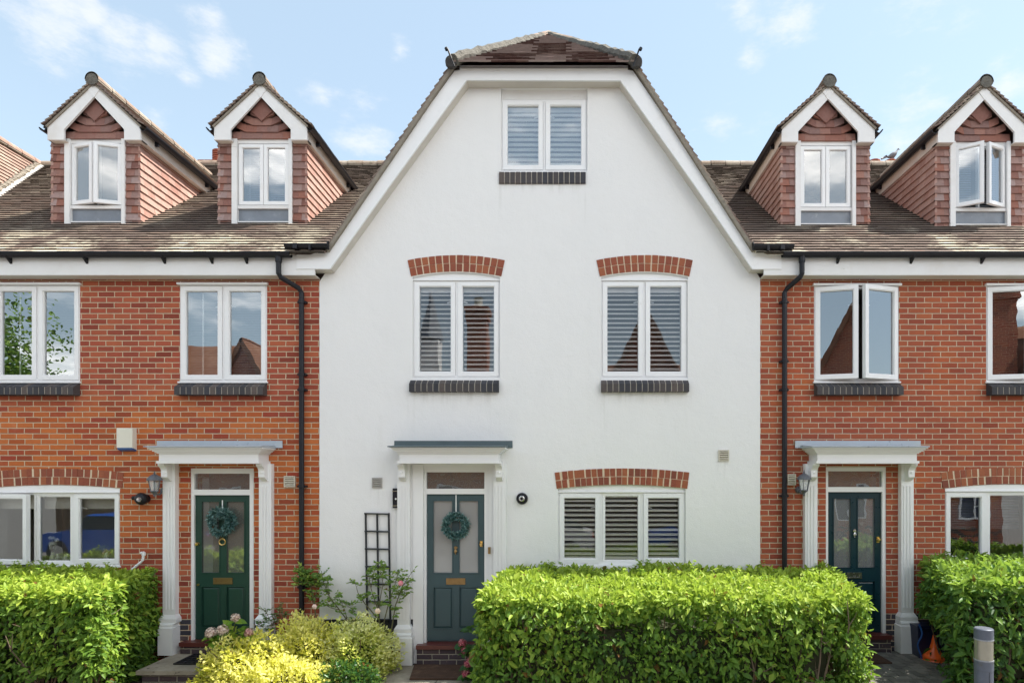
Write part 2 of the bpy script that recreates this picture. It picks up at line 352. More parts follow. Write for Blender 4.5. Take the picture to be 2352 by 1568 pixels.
M['chrome'] = pm('satin chrome', (.6, .6, .58), .25, metal=1)
M['redtile'] = pm('red quarry tile', (.12, .030, .025), .35, var=.25, scale=8)
M['redbr'] = pm('arch brick red', (.33, .060, .032), .85, var=.4, scale=25, bmp=.003)
M['mortar'] = pm('cream mortar', (.66, .54, .39), .95, var=.2, scale=20, bmp=.003)
M['dkbr'] = pm('sill brick dark', (.055, .052, .058), .55, var=.5, scale=14, bmp=.002, dirt=(.17, .13, .11), dscale=4, dlo=.55, dhi=.8)
M['mortarD'] = pm('grey mortar', (.42, .38, .32), .95, var=.3, scale=20)
def brickvar(name, cols):
    m, t, b, o = newmat(name); p = pos(t)
    c = ramp(t, attr(t), [(i / (len(cols) - 1), q) for i, q in enumerate(cols)])
    c = mixc(t, mth(t, 'MULTIPLY', noise(t, p, 40, 5), .6), c, tuple(x * .4 for x in cols[0]))
    L(t, c, b.inputs['Base Color']); b.inputs['Roughness'].default_value = .8; bump(t, b, noise(t, p, 90, 3), .002); return m
M['arch'] = brickvar('arch brick', [(.22, .06, .035), (.36, .095, .045), (.30, .075, .04), (.44, .14, .055), (.34, .09, .045)])
M['sillb'] = brickvar('sill brick', [(.05, .05, .06), (.035, .035, .042), (.09, .075, .07), (.06, .055, .06), (.13, .10, .085)])

# ------------------------------------------------------------------ generic builders
def circ_arc(xa, xb, zs, rise, n):
    """points on an arc from (xa,zs) to (xb,zs) rising by rise"""
    h = (xb - xa) / 2; cx = (xa + xb) / 2; Rr = (h * h + rise * rise) / (2 * rise); cz = zs + rise - Rr
    return [(cx + (i / n * 2 - 1) * h, cz + math.sqrt(max(0, Rr * Rr - ((i / n * 2 - 1) * h) ** 2))) for i in range(n + 1)]

def wall(name, parent, mat, x0, x1, z0, top, openings, y=0.0, thick=.28, extra=()):
    """top: function x->z.  openings: (xa,xb,za,zb,rise)"""
    mb = MB(); xs = {x0, x1, *extra}
    for (xa, xb, za, zb, rise) in openings:
        xs |= {xa, xb}
        if rise:
            for i in range(1, 12): xs.add(xa + (xb - xa) * i / 12)
    xs = sorted(x for x in xs if x0 - 1e-6 <= x <= x1 + 1e-6)
    def oz(o, x):
        xa, xb, za, zb, rise = o
        if not rise: return zb
        h = (xb - xa) / 2; cx = (xa + xb) / 2; Rr = (h * h + rise * rise) / (2 * rise)
        return zb + rise - Rr + math.sqrt(max(0, Rr * Rr - (x - cx) ** 2))
    for a, b in zip(xs[:-1], xs[1:]):
        mid = (a + b) / 2
        ops = sorted([o for o in openings if o[0] < mid < o[1]], key=lambda o: o[2])
        lo = (z0, z0)
        for o in ops:
            mb.add([(a, y, lo[0]), (b, y, lo[1]), (b, y, o[2]), (a, y, o[2])], [(0, 1, 2, 3)])
            ta, tb = oz(o, a), oz(o, b)
            mb.add([(a, y, ta), (b, y, tb), (b, y + thick, tb), (a, y + thick, ta)], [(0, 1, 2, 3)])
            mb.add([(a, y, o[2]), (b, y, o[2]), (b, y + thick, o[2]), (a, y + thick, o[2])], [(3, 2, 1, 0)])
            lo = (ta, tb)
        mb.add([(a, y, lo[0]), (b, y, lo[1]), (b, y, top(b)), (a, y, top(a))], [(0, 1, 2, 3)])
    for (xa, xb, za, zb, rise) in openings:
        mb.add([(xa, y, za), (xa, y, zb), (xa, y + thick, zb), (xa, y + thick, za)], [(0, 1, 2, 3)])
        mb.add([(xb, y, za), (xb, y, zb), (xb, y + thick, zb), (xb, y + thick, za)], [(3, 2, 1, 0)])
    return mb

def ring(mb, x0, x1, y0, y1, z0, z1, wl, wr, wb, wt, m=0, f=None):
    pts = []
    def bx(a, b, c, d):
        P = [(a, y0, c), (b, y0, c), (b, y1, c), (a, y1, c), (a, y0, d), (b, y0, d), (b, y1, d), (a, y1, d)]
        if f: P = [f(p) for p in P]
        mb.hexa(P, m)
    bx(x0, x0 + wl, z0, z1); bx(x1 - wr, x1, z0, z1); bx(x0 + wl, x1 - wr, z0, z0 + wb); bx(x0 + wl, x1 - wr, z1 - wt, z1)

def hinge(hx, hy, ang):
    ca, sa = math.cos(ang), math.sin(ang)
    return lambda p: (hx + (p[0] - hx) * ca - (p[1] - hy) * sa, hy + (p[0] - hx) * sa + (p[1] - hy) * ca, p[2])

def slats(mb, x0, x1, yc, z0, z1, pitch, depth, tilt, th=.008, m=0):
    n = int((z1 - z0) / pitch); c, s = math.cos(tilt), math.sin(tilt)
    for i in range(n):
        z = z0 + (i + .5) * (z1 - z0) / n + random.uniform(-.002, .002)
        mb.obox(((x0 + x1) / 2, yc, z), (1, 0, 0), (0, c, s), (0, -s, c), (x1 - x0) / 2, depth / 2, th / 2, m)

def window(parent, x0, x1, z0, z1, lights, opens=None, yf=.035, blind=None, glass='glass', label=None, fixed=(), depth=1.6, roomkey='room', fw=.03, sw=.055, topbar=False, name='window', room=True):
    """lights: list of x fractions; opens: angle per light (hinge side sign)"""
    opens = opens or [0] * len(lights)
    mb = MB(); ring(mb, x0, x1, yf, yf + .07, z0, z1, fw, fw, fw * 1.3, fw)
    W = x1 - x0; edges = [0]
    for l in lights: edges.append(edges[-1] + l)
    edges = [x0 + W * e / edges[-1] for e in edges]
    for e in edges[1:-1]: mb.box(e - fw / 2, e + fw / 2, yf + .002, yf + .068, z0 + fw, z1 - fw)
    if topbar: mb.box(x0 - .02, x1 + .02, yf - .05, yf + .06, z1 + .001, z1 + .028)
    mb.box(x0 - .015, x1 + .015, yf - .035, yf + .05, z0 - .022, z0 - .001)
    win = mb.build(name, M['white'], parent)
    if label: win['label'] = label
    for i in range(len(lights)):
        a = edges[i] + (fw / 2 if i else fw * .6); b = edges[i + 1] - (fw / 2 if i < len(lights) - 1 else fw * .6)
        za, zb = z0 + fw * .9, z1 - fw * .6; ang = opens[i]; f = None
        if ang: f = hinge(a if ang < 0 else b, yf, ang)
        ss = sw if i not in fixed else .03
        cs = MB(); ys = yf - .014 if i not in fixed else yf + .004
        ring(cs, a + .003, b - .003, ys, yf + .045, za, zb, ss, ss, ss, ss, f=f)
        # glazing bead
        ring(cs, a + ss + .003, b - ss - .003, ys + .010, yf + .04, za + ss, zb - ss, .010, .010, .012, .010, f=f)
        cs.build('casement', M['white'], win)
        g = MB(); P = [(a + ss, yf + .02, za + ss), (b - ss, yf + .02, za + ss), (b - ss, yf + .02, zb - ss), (a + ss, yf + .02, zb - ss)]
        if f: P = [f(p) for p in P]
        g.add(P, [(0, 1, 2, 3)]); g.build('pane', M[glass if isinstance(glass, str) else glass[i]], win)
        if i not in fixed and name == 'window':
            right_ = (i == 0 and len(lights) > 1) or (ang and ang < 0); hx_ = (b - ss - .035) if right_ else (a + ss + .035); sg = 1 if right_ else -1; zh = za + (zb - za) * .80
            hd = MB(); Q = [Vector((hx_ - sg * .035, yf + .052, zh - .012)), Vector((hx_ + sg * .04, yf + .052, zh + .006))]
            if f: Q = [Vector(f(q)) for q in Q]
            hd.tube(Q, .008, 6); hd.build('handle', M['slat'], win)
        if blind:
            bl = MB(); k = blind[0] if isinstance(blind, tuple) else blind
            if k == 'shutter':
                yb = yf + .085; fr = .03; xa, xb2 = a + ss - .012, b - ss + .012
                ring(bl, xa, xb2, yb - .012, yb + .018, za + .03, zb - .03, .022, .022, .05, blind[3] if len(blind) > 3 else .055)
                slats(bl, xa + .026, xb2 - .026, yb + .004, za + .085, zb - .03 - (blind[3] if len(blind) > 3 else .055) - .004, .0635, .056, blind[1], .015 if len(blind) > 3 and blind[3] > .05 else .022)
                bl.build('shutter', M['slat'], win)
            elif k == 'venetian':
                slats(bl, a + ss - .02, b - ss + .02, yf + .16, za + .05 + (zb - za) * (blind[2] if len(blind) > 2 else 0), zb - .02, .034, .034, blind[1], .002)
                if len(blind) > 2: bl.box(a + ss - .02, b - ss + .02, yf + .145, yf + .175, za + .035 + (zb - za) * blind[2], za + .05 + (zb - za) * blind[2])
                bl.build('blind', M['slatG'], win)
                if len(blind) > 2: pass
                else:
                    tp = MB(); xx = a + ss + (b - a - 2 * ss) * (.38 if i == 0 else .86); tp.box(xx, xx + .022, yf + .10, yf + .104, za + .05, zb - .06); tp.build('blind_tape', M['slat'], win)
            elif k == 'roller':
                bl.box(a + ss - .02, b - ss + .02, yf + .13, yf + .135, zb - (zb - za) * blind[1], zb - .02); bl.build('blind', M['curtain'], win)
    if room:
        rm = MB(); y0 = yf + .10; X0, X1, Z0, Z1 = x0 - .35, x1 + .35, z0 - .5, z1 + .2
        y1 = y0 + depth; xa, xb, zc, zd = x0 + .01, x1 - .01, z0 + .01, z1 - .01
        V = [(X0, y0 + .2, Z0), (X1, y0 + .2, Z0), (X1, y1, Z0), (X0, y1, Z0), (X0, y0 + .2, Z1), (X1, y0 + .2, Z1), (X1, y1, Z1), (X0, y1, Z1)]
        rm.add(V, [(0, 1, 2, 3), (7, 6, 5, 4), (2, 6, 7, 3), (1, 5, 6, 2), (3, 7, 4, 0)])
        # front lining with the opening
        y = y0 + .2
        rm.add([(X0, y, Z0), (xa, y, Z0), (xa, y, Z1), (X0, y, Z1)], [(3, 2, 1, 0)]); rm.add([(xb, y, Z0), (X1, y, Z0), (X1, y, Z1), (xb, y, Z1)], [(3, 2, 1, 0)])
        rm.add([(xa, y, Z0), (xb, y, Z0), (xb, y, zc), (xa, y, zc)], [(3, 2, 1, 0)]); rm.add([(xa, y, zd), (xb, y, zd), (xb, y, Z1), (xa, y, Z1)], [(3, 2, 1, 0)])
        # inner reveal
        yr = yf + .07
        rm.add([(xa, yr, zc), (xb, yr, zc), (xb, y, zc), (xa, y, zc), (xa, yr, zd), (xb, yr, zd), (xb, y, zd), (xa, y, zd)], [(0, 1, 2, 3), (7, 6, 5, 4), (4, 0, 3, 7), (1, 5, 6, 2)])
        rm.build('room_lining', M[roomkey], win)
    return win

def brick_arch(parent, xa, xb, zs, rise, h, n, yy=-.006, flare=.05, mats=None):
    """two rings of header bricks over an arched opening"""
    mb = MB(); hh = (xb - xa) / 2; cx = (xa + xb) / 2
    Rr = (hh * hh + rise * rise) / (2 * rise); cz = zs + rise - Rr
    a0 = math.asin(hh / Rr)
    a1 = math.asin(hh / Rr) * 1.0
    def P(a, r): return (cx + r * math.sin(a), cz + r * math.cos(a))
    ext = a0 + flare * 0
    N_ = n * 2
    poly = [P(-ext + 2 * ext * i / N_, Rr) for i in range(N_ + 1)] + [P(ext - 2 * ext * i / N_, Rr + h) for i in range(N_ + 1)]
    # widen the outer ring a little (skewback)
    def widen(p):
        f = (p[1] - zs) / h
        return (cx + (p[0] - cx) * (1 + .0 * f), p[1])
    for i in range(N_):
        q = [P(-ext + 2 * ext * i / N_, Rr), P(-ext + 2 * ext * (i + 1) / N_, Rr), P(-ext + 2 * ext * (i + 1) / N_, Rr + h), P(-ext + 2 * ext * i / N_, Rr + h)]
        mb.add([(q[0][0], yy, q[0][1]), (q[1][0], yy, q[1][1]), (q[2][0], yy, q[2][1]), (q[3][0], yy, q[3][1]),
                (q[0][0], .05, q[0][1]), (q[1][0], .05, q[1][1]), (q[2][0], .05, q[2][1]), (q[3][0], .05, q[3][1])],
               [(0, 1, 2, 3), (0, 4, 5, 1), (3, 2, 6, 7)] + ([(0, 3, 7, 4)] if i == 0 else []) + ([(1, 5, 6, 2)] if i == N_ - 1 else []), 1)
    da = 2 * ext / n; g = .0075
    for rg in range(2):
        r0 = Rr + rg * h / 2 + (.004 if rg else .002); r1 = Rr + (rg + 1) * h / 2 - (.004 if rg == 0 else .0)
        for i in range(n):
            sh = (.5 * da if False else 0) + random.uniform(-.0015, .0015)
            b0 = -ext + i * da + g / Rr + sh; b1 = -ext + (i + 1) * da - g / Rr + sh
            if i == 0: b0 = -ext
            if i == n - 1: b1 = ext
            rr0 = r0 + random.uniform(-.002, .002); rr1 = r1 + random.uniform(-.002, .002)
            q = [P(b0, rr0), P(b1, rr0), P(b1, rr1), P(b0, rr1)]
            mb.prism(q, yy - .004 - random.uniform(0, .003), yy + .01, 0)
    return mb.build('brick_arch', [M['arch'], M['mortar']], parent)

def brick_sill(parent, x0, x1, ztop, zfront, zbot, p, n):
    """sloping brick-on-edge sill"""
    mb = MB(); w_ = (x1 - x0) / n
    def blk(a, b, e, m):
        mb.add([(a, -p - e, zbot - e), (b, -p - e, zbot - e), (b, .03, zbot - e), (a, .03, zbot - e), (a, -p - e, zfront + e), (b, -p - e, zfront + e), (b, .03, ztop + e), (a, .03, ztop + e)],
               [(3, 2, 1, 0), (4, 5, 6, 7), (0, 1, 5, 4), (1, 2, 6, 5), (2, 3, 7, 6), (3, 0, 4, 7)], m)
    blk(x0 + .004, x1 - .004, 0, 1)
    for i in range(n):
        j = random.uniform(-.0015, .0015)
        blk(x0 + i * w_ + (.0055 if i else 0), x0 + (i + 1) * w_ - (.0055 if i < n - 1 else 0), .004 + abs(j), 0)
    return mb.build('brick_sill', [M['sillb'], M['mortarD']], parent)

def roof_rows(mb, O, U, V, rows, umin, umax, gauge=.118, tw=.165, th=.026, lift=.030, m=0, jit=.006, em=None):
    """tiles on a plane: O origin, U along, V up the slope; umin/umax functions of v"""
    O = Vector(O); U = Vector(U).normalized(); V = Vector(V).normalized(); Nn = U.cross(V).normalized()
    if Nn.z < 0: Nn = -Nn
    for j in range(rows):
        v = j * gauge; a = umin(v); b = umax(v)
        if b - a < .03: continue
        k0 = math.floor(a / tw - .5 * (j % 2)); u = (k0 + .5 * (j % 2)) * tw
        while u < b:
            u0 = max(u, a); u1 = min(u + tw - .001, b)
            if u1 - u0 > .012:
                dl = random.uniform(-jit, jit) * .25; l0 = lift + random.uniform(-.002, .003); l1 = .002
                v0 = v + dl; v1 = v + gauge * 1.35
                p = lambda uu, vv, nn: O + U * uu + V * vv + Nn * nn
                tl = random.uniform(-.001, .001)
                mb.add([p(u0, v0, l0 - th), p(u1, v0, l0 - th + tl), p(u1, v0, l0 + tl), p(u0, v0, l0), p(u1, v1, l1), p(u0, v1, l1), p(u1, v1, l1 - th), p(u0, v1, l1 - th)],
                       [(3, 2, 4, 5), (1, 6, 4, 2), (0, 3, 5, 7), (0, 7, 6, 1)], m)
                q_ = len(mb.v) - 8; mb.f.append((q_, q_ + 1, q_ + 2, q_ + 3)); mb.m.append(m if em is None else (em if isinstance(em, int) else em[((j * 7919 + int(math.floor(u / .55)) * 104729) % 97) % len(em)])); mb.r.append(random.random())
            u += tw

def halfround(mb, p0, p1, rad, seg=.3, m=0, up=(0, 0, 1), drop=.0):
    """run of half-round ridge tiles from p0 to p1"""
    p0 = Vector(p0); p1 = Vector(p1); d = p1 - p0; Ln = d.length; d.normalize(); up = Vector(up)
    s = d.cross(up).normalized(); u2 = s.cross(d).normalized(); n = max(1, round(Ln / seg)); sl = Ln / n
    for i in range(n):
        a = p0 + d * (i * sl + .004); b = p0 + d * ((i + 1) * sl - .004); r = rad * random.uniform(.97, 1.04); vs = []
        K = 8; jz = u2 * random.uniform(-.004, .004)
        for (q, rr) in ((a, r), (b, r * .97)):
            for k in range(K + 1):
                t = math.pi * (k / K); vs.append(q + jz + s * math.cos(t) * rr + u2 * (math.sin(t) * rr - drop))
            for k in range(K + 1):
                t = math.pi * (k / K); vs.append(q + jz + s * math.cos(t) * (rr - .018) + u2 * (math.sin(t) * (rr - .018) - drop))
        F = []; o = 2 * (K + 1)
        for k in range(K):
            F += [(k, k + 1, o + k + 1, o + k), (K + 1 + k, o + K + 1 + k, o + K + 2 + k, K + 2 + k), (k, K + 1 + k, K + 2 + k, k + 1), (o + k, o + k + 1, o + K + 2 + k, o + K + 1 + k)]
        mb.add(vs, F, m)
    # mortar bedding
    for i in range(n):
        a = p0 + d * (i * sl + .012); b = p0 + d * ((i + 1) * sl - .008)
        mb.obox((a + b) / 2 - u2 * (drop + .004), d, s, u2, (b - a).length / 2, rad * .93, .02, 1)

def gutter(mb, x0, x1, yc, zc, r=.056, m=0):
    """half-round gutter along x, open to the sky"""
    K = 8; vs = []
    for x in (x0, x1):
        for rr in (r, r - .006):
            for k in range(K + 1):
                t = math.pi + math.pi * k / K; vs.append((x, yc + math.cos(t) * rr, zc + math.sin(t) * rr))
    F = []; q = K + 1
    for k in range(K):
        F += [(k, k + 1, 2 * q + k + 1, 2 * q + k), (q + k, 3 * q + k, 3 * q + k + 1, q + k + 1), (k, q + k, q + k + 1, k + 1), (2 * q + k, 2 * q + k + 1, 3 * q + k + 1, 3 * q + k)]
    mb.add(vs, F, m)
    for yy in (yc - r, yc + r): mb.box(x0, x1, yy - .006, yy + .006, zc - .006, zc + .008, m)

# ------------------------------------------------------------------ key heights
SOF = az(641)                 # soffit level 5.27
TOPZ = SOF
RS = .75                      # main roof slope
def roofz(y): return CZ + 3.1775 + RS * y
RY = 4.47; RZ = roofz(RY)     # ridge
XB_L = ax(735); XB_R = ax(1745)
XL0 = -13.2; XR1 = 9.4
GX0t, GX1t = -1.54, .951; GZt = CZ + 5.50
GX0b, GX1b = -3.22, 2.538; GZb = CZ + 3.04
GSL = (GZt - GZb) / (GX0t - GX0b); GSR = (GZt - GZb) / (GX1b - GX1t)
GCX = (GX0t + GX1t) / 2; GRZ = GZt + (GX1t - GX0t) / 2 * 1.49; GRY = 1.85

# ------------------------------------------------------------------ houses
left = thing('brick_house', 'red and orange brick terraced house on the left with a bottle green front door', 'house', (-6, 0, 0))
mid = thing('rendered_house', 'white rendered house with a tall hipped gable and teal front door', 'house', (-.35, 0, 0))
right = thing('brick_house', 'red brick terraced house on the right with a dark teal front door', 'house', (6, 0, 0))
neigh = thing('neighbouring_house', 'house beyond the left terrace showing only a pale pink tiled roof slope', 'house', (-11, 0, 0))

# windows (dx0,dx1,dy_top,dy_bot)
def W(dx0, dx1, t, b, y=0): return (ax(dx0, y), ax(dx1, y), az(b, y), az(t, y))
L1 = W(-12, 184, 655, 876); L2 = W(412.5, 613.5, 655, 876); LG = W(-33, 275.5, 1131, 1298.5)
R1 = W(1869.6, 2065, 657, 876); R2 = W(2265, 2461, 657, 876); RG = W(2170.6, 2463, 1128, 1292)
A0 = W(1151, 1349, 227, 393); F1 = W(948.5, 1148.4, 644, 868); F2 = W(1381, 1579, 644, 868); G1 = W(1282, 1574.4, 1130, 1297)
def op(w, rise=0, e=0): return (w[0], w[1], w[2] - .02, w[3] + (e if rise else .028), rise)
def doorop(dxa, dxb, dyt, zb): return (ax(dxa), ax(dxb), zb, az(dyt), 0)

# left brick house
mb = wall('wall', left, None, XL0, XB_L - .0, -.3, lambda x: SOF, [op(L1), op(L2), op(LG, .048, .060), doorop(437, 583, 1075, .1)])
mb.add([(XL0, 0, -.3), (XL0, 8.9, -.3), (XL0, 8.9, RZ - 3), (XL0, 0, SOF)], [(0, 1, 2, 3)]); mb.add([(XL0, 8.9, -.3), (XB_L, 8.9, -.3), (XB_L, 8.9, SOF), (XL0, 8.9, SOF)], [(3, 2, 1, 0)])
mb.build('wall', M['brickL'], left)
# right brick house
mb = wall('wall', right, None, XB_R, XR1, -.3, lambda x: SOF, [op(R1), op(R2), op(RG, .060, .040), doorop(1897, 2036, 1072, .1)])
mb.add([(XR1, 0, -.3), (XR1, 8.9, -.3), (XR1, 8.9, SOF), (XR1, 4.47, RZ - .1), (XR1, 0, SOF)], [(4, 3, 2, 1, 0)]); mb.add([(XB_R, 8.9, -.3), (XR1, 8.9, -.3), (XR1, 8.9, SOF), (XB_R, 8.9, SOF)], [(3, 2, 1, 0)])
mb.build('wall', M['brickR'], right)
# white house
YW = -.018
def gtop(x):
    zl = GZb + (x - GX0b) * GSL - .12 if x < GX0t else 99
    zr = GZb + (GX1b - x) * GSR - .12 if x > GX1t else 99
    return min(zl, zr, az(205), 99) if True else 0
ops = [(A0[0], A0[1], A0[2] - .02, A0[3] + .13, 0), op(F1, .064, .040), op(F2, .064, .040), op(G1, .056, .046), doorop(968, 1128, 1066, .1)]
ex = [GX0b + (az(205) + .12 - GZb) / GSL, GX1b - (az(205) + .12 - GZb) / GSR, ax(735) + .3, ax(1745) - .3]
mb = wall('wall', mid, None, XB_L, XB_R, -.3, gtop, ops, y=YW, extra=ex)
for x, zt in ((XB_L, gtop(XB_L)), (XB_R, gtop(XB_R))):
    mb.add([(x, YW, -.3), (x, .0, -.3), (x, .0, zt), (x, YW, zt)], [(0, 1, 2, 3)])
mb.build('wall', M['render'], mid)

# --- roofs
def gl(v_z):  # left verge/valley x at height z on gable roof
    return GX0t - (GZt - v_z) / GSL
def gr(v_z): return GX1t + (GZt - v_z) / GSR
vy = 1 / math.sqrt(1 + RS * RS); vz = RS * vy
slopeL = (RY + .27) / vy; rows = int(slopeL / .118)
Z0 = roofz(-.27)
NX = -11.05; NS = 1.51
def nx(z): return NX + (RZ - z) / NS
mb = MB()
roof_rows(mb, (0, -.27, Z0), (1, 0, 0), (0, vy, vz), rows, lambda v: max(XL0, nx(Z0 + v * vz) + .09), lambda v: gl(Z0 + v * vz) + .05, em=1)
mb.add([(XL0, -.27, Z0 - .02), (XB_L - .02, -.27, Z0 - .02), (XB_L + 2.45, RY, RZ - .02), (XL0, RY, RZ - .02)], [(0, 1, 2, 3)], 0)
mb.add([(XL0, RY, RZ), (XB_L + 2, RY, RZ), (XB_L + 2, 9.1, RZ - 3.4), (XL0, 9.1, RZ - 3.4)], [(0, 1, 2, 3)], 0)
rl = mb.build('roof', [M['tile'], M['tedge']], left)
mb = MB(); halfround(mb, (NX + .1, RY, RZ - .0), (-1.8, RY, RZ), .11, .3, drop=.02); mb.build('ridge_tiles', [M['ridge'], M['edge']], rl, smooth=False)
mb = MB()
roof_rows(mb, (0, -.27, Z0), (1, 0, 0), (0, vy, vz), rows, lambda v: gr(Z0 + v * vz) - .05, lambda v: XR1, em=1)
mb.add([(XB_R + .02, -.27, Z0 - .02), (XR1, -.27, Z0 - .02), (XR1, RY, RZ - .02), (XB_R - 2.45, RY, RZ - .02)], [(0, 1, 2, 3)], 0)
mb.add([(XB_R - 2, RY, RZ), (XR1, RY, RZ), (XR1, 9.1, RZ - 3.4), (XB_R - 2, 9.1, RZ - 3.4)], [(0, 1, 2, 3)], 0)
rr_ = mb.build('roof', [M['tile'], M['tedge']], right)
mb = MB(); halfround(mb, (1.2, RY, RZ), (XR1, RY, RZ), .11, .3, drop=.02); mb.build('ridge_tiles', [M['ridge'], M['edge']], rr_)

# neighbour roof slope (right-hand slope of a cross gable)
mb = MB(); nl = math.sqrt(1 + NS * NS); NV = Vector((-1 / nl, 0, NS / nl)); nzb = CZ + 3.04; nxb = nx(nzb)
nrow = int((RZ - nzb) * nl / NS / .118)
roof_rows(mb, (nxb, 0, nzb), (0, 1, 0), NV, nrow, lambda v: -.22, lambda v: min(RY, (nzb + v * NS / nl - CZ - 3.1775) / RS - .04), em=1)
mb.add([(nxb, -.2, nzb - .02), (NX, -.2, RZ - .02), (NX, RY, RZ - .02), (nx(roofz(0.)), 0, roofz(0.) - .02)], [(0, 3, 2, 1)], 0)
mb.add([(NX, -.2, RZ), (NX - 3, -.2, RZ - 4.5), (NX - 3, RY, RZ - 4.5), (NX, RY, RZ)], [(0, 1, 2, 3)], 0)
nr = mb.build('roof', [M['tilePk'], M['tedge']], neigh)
mb = MB(); halfround(mb, (NX, -.22, RZ), (NX, RY + .1, RZ), .12, .33, drop=.02); mb.build('ridge_tiles', [M['tilePk'], M['edge']], nr)
mb = MB()
a = Vector((nx(roofz(.3)), .3, roofz(.3))); b = Vector((NX + .03, RY, RZ))
d = (b - a).normalized(); s_ = d.cross(Vector((.3, -.5, .8))).normalized()
mb.obox((a + b) / 2 + Vector((.05, 0, .035)), d, s_, d.cross(s_), (b - a).length / 2, .06, .006); mb.build('valley_flashing', M['soffit'], nr)
mb = MB()
for i in range(60):
    q = a.lerp(b, (i + .5) / 60) + Vector((-.02, -.02, .05)); mb.ball(q, .07, .07, .04, 6, 4, jit=.3)
mb.build('mortar_fillet', M['edge'], nr)
mb = MB(); mb.prism([(NX - 2.5, -.3), (nxb - .1, -.3), (nxb - .1, nzb - .1), (NX, RZ - .3), (NX - 2.5, nzb)], .001, .25); mb.build('wall', M['render'], neigh)

# gable roof of white house
mb = MB()
lenL = math.hypot(GX0t - GX0b, GZt - GZb); rl_ = math.hypot(1, GSL)
YV = -.235
full = math.hypot(GCX - GX0b, GRZ - GZb)
def hipy(v, n): return YV if v < lenL - .02 else YV + .07 + (v - lenL) / (full - lenL) * (GRY - YV)
nrow = int(full / .105)
roof_rows(mb, (GX0b, 0, GZb), (0, 1, 0), (GX0t - GX0b, 0, GZt - GZb), nrow, lambda v: hipy(v, 0), lambda v: 8.9, gauge=.105, lift=.03, th=.02, m=0)
roof_rows(mb, (GX1b, 0, GZb), (0, 1, 0), (GX1t - GX1b, 0, GZt - GZb), nrow, lambda v: hipy(v, 0), lambda v: 8.9, gauge=.105, lift=.03, th=.02, m=0)
hl = math.hypot(GRY - YV, GRZ - GZt); hv = Vector((0, (GRY - YV) / hl, (GRZ - GZt) / hl))
roof_rows(mb, (0, YV - .09, GZt - .02), (1, 0, 0), hv, int(hl / .145) + 1, lambda v: GX0t + (GCX - GX0t) * max(0, v - .1) / hl + .04, lambda v: GX1t + (GCX - GX1t) * max(0, v - .1) / hl - .04, gauge=.145, m=1, em=(1, 2, 1, 2, 1), lift=.026, th=.022)
e = -.03
def pl(*p): return p
mb.add([(GX0b, YV + .03, GZb + e), (GX0b, 8.9, GZb + e), (GCX, 8.9, GRZ + e), (GCX, GRY, GRZ + e), (GX0t, YV + .03, GZt + e)], [(0, 4, 3, 2, 1)], 0)
mb.add([(GX1b, YV + .03, GZb + e), (GX1b, 8.9, GZb + e), (GCX, 8.9, GRZ + e), (GCX, GRY, GRZ + e), (GX1t, YV + .03, GZt + e)], [(0, 1, 2, 3, 4)], 0)
mb.add([(GX0t, YV, GZt - .03), (GX1t, YV, GZt - .03), (GCX, GRY, GRZ - .03)], [(0, 1, 2)], 1)
gr_ = mb.build('roof', [M['tile'], M['tileDk'], M['paleedge']], mid)
mb = MB()
halfround(mb, (GX0t + .02, YV - .04, GZt + .02), (GCX, GRY, GRZ + .02), .10, .34, up=(-.25, -.2, 1), drop=.02); halfround(mb, (GX1t - .02, YV - .04, GZt + .02), (GCX, GRY, GRZ + .02), .10, .34, up=(.25, -.2, 1), drop=.02)
halfround(mb, (GCX, GRY, GRZ + .03), (GCX, 8.9, GRZ + .03), .10, .34, drop=.02)
mb.build('hip_tiles', [M['ridge'], M['edge']], gr_)
for hx in (GX0t, GX1t):
    mb = MB(); a_ = Vector((hx + (.05 if hx < GCX else -.05), YV - .10, GZt + .015)); b_ = Vector((GCX, GRY - .05, GRZ - .02)); mb.tube([a_.lerp(b_, i / 30) + Vector((0, random.uniform(-.012, .012), random.uniform(-.012, .012))) for i in range(31)], .075, 8); mb.build('hip_mortar', M['hipm'], gr_)
for sx, hx in ((-1, GX0t), (1, GX1t)):
    mb = MB(); mb.tube([(hx - sx * .07, YV - .13, GZt - .10), (hx + sx * .01, YV - .17, GZt + .10), (hx + sx * .025, YV - .17, GZt + .10)], .012, 6)
    mb.tube([(hx + sx * .020, YV - .17, GZt + .085), (hx + sx * .032, YV - .17, GZt + .115)], .022, 6)
    mb.build('hip_iron', M['black'], gr_)
for hx in (GX0t + .02, GX1t - .02):
    mb = MB(); mb.lathe([(.078, 0), (.085, .05)], (hx, YV - .09, GZt - .0), 'y', 14); mb.build('hip_stop', M['hipstop'], gr_)
# undercloak / mortar strip at the verges
for (bx_, bz_, tx_, tz_) in ((GX0b, GZb, GX0t, GZt), (GX1b, GZb, GX1t, GZt)):
    mb = MB(); p0 = Vector((bx_, YV + .035, bz_)); p1 = Vector((tx_, YV + .035, tz_)); d = (p1 - p0).normalized(); nn = Vector((d.z, 0, -d.x)) * (1 if tx_ > bx_ else -1)
    mb.obox((p0 + p1) / 2 + nn * .025, d, (0, 1, 0), nn, (p1 - p0).length / 2, .04, .022)
    mb.build('verge_mortar', M['edge'], gr_)
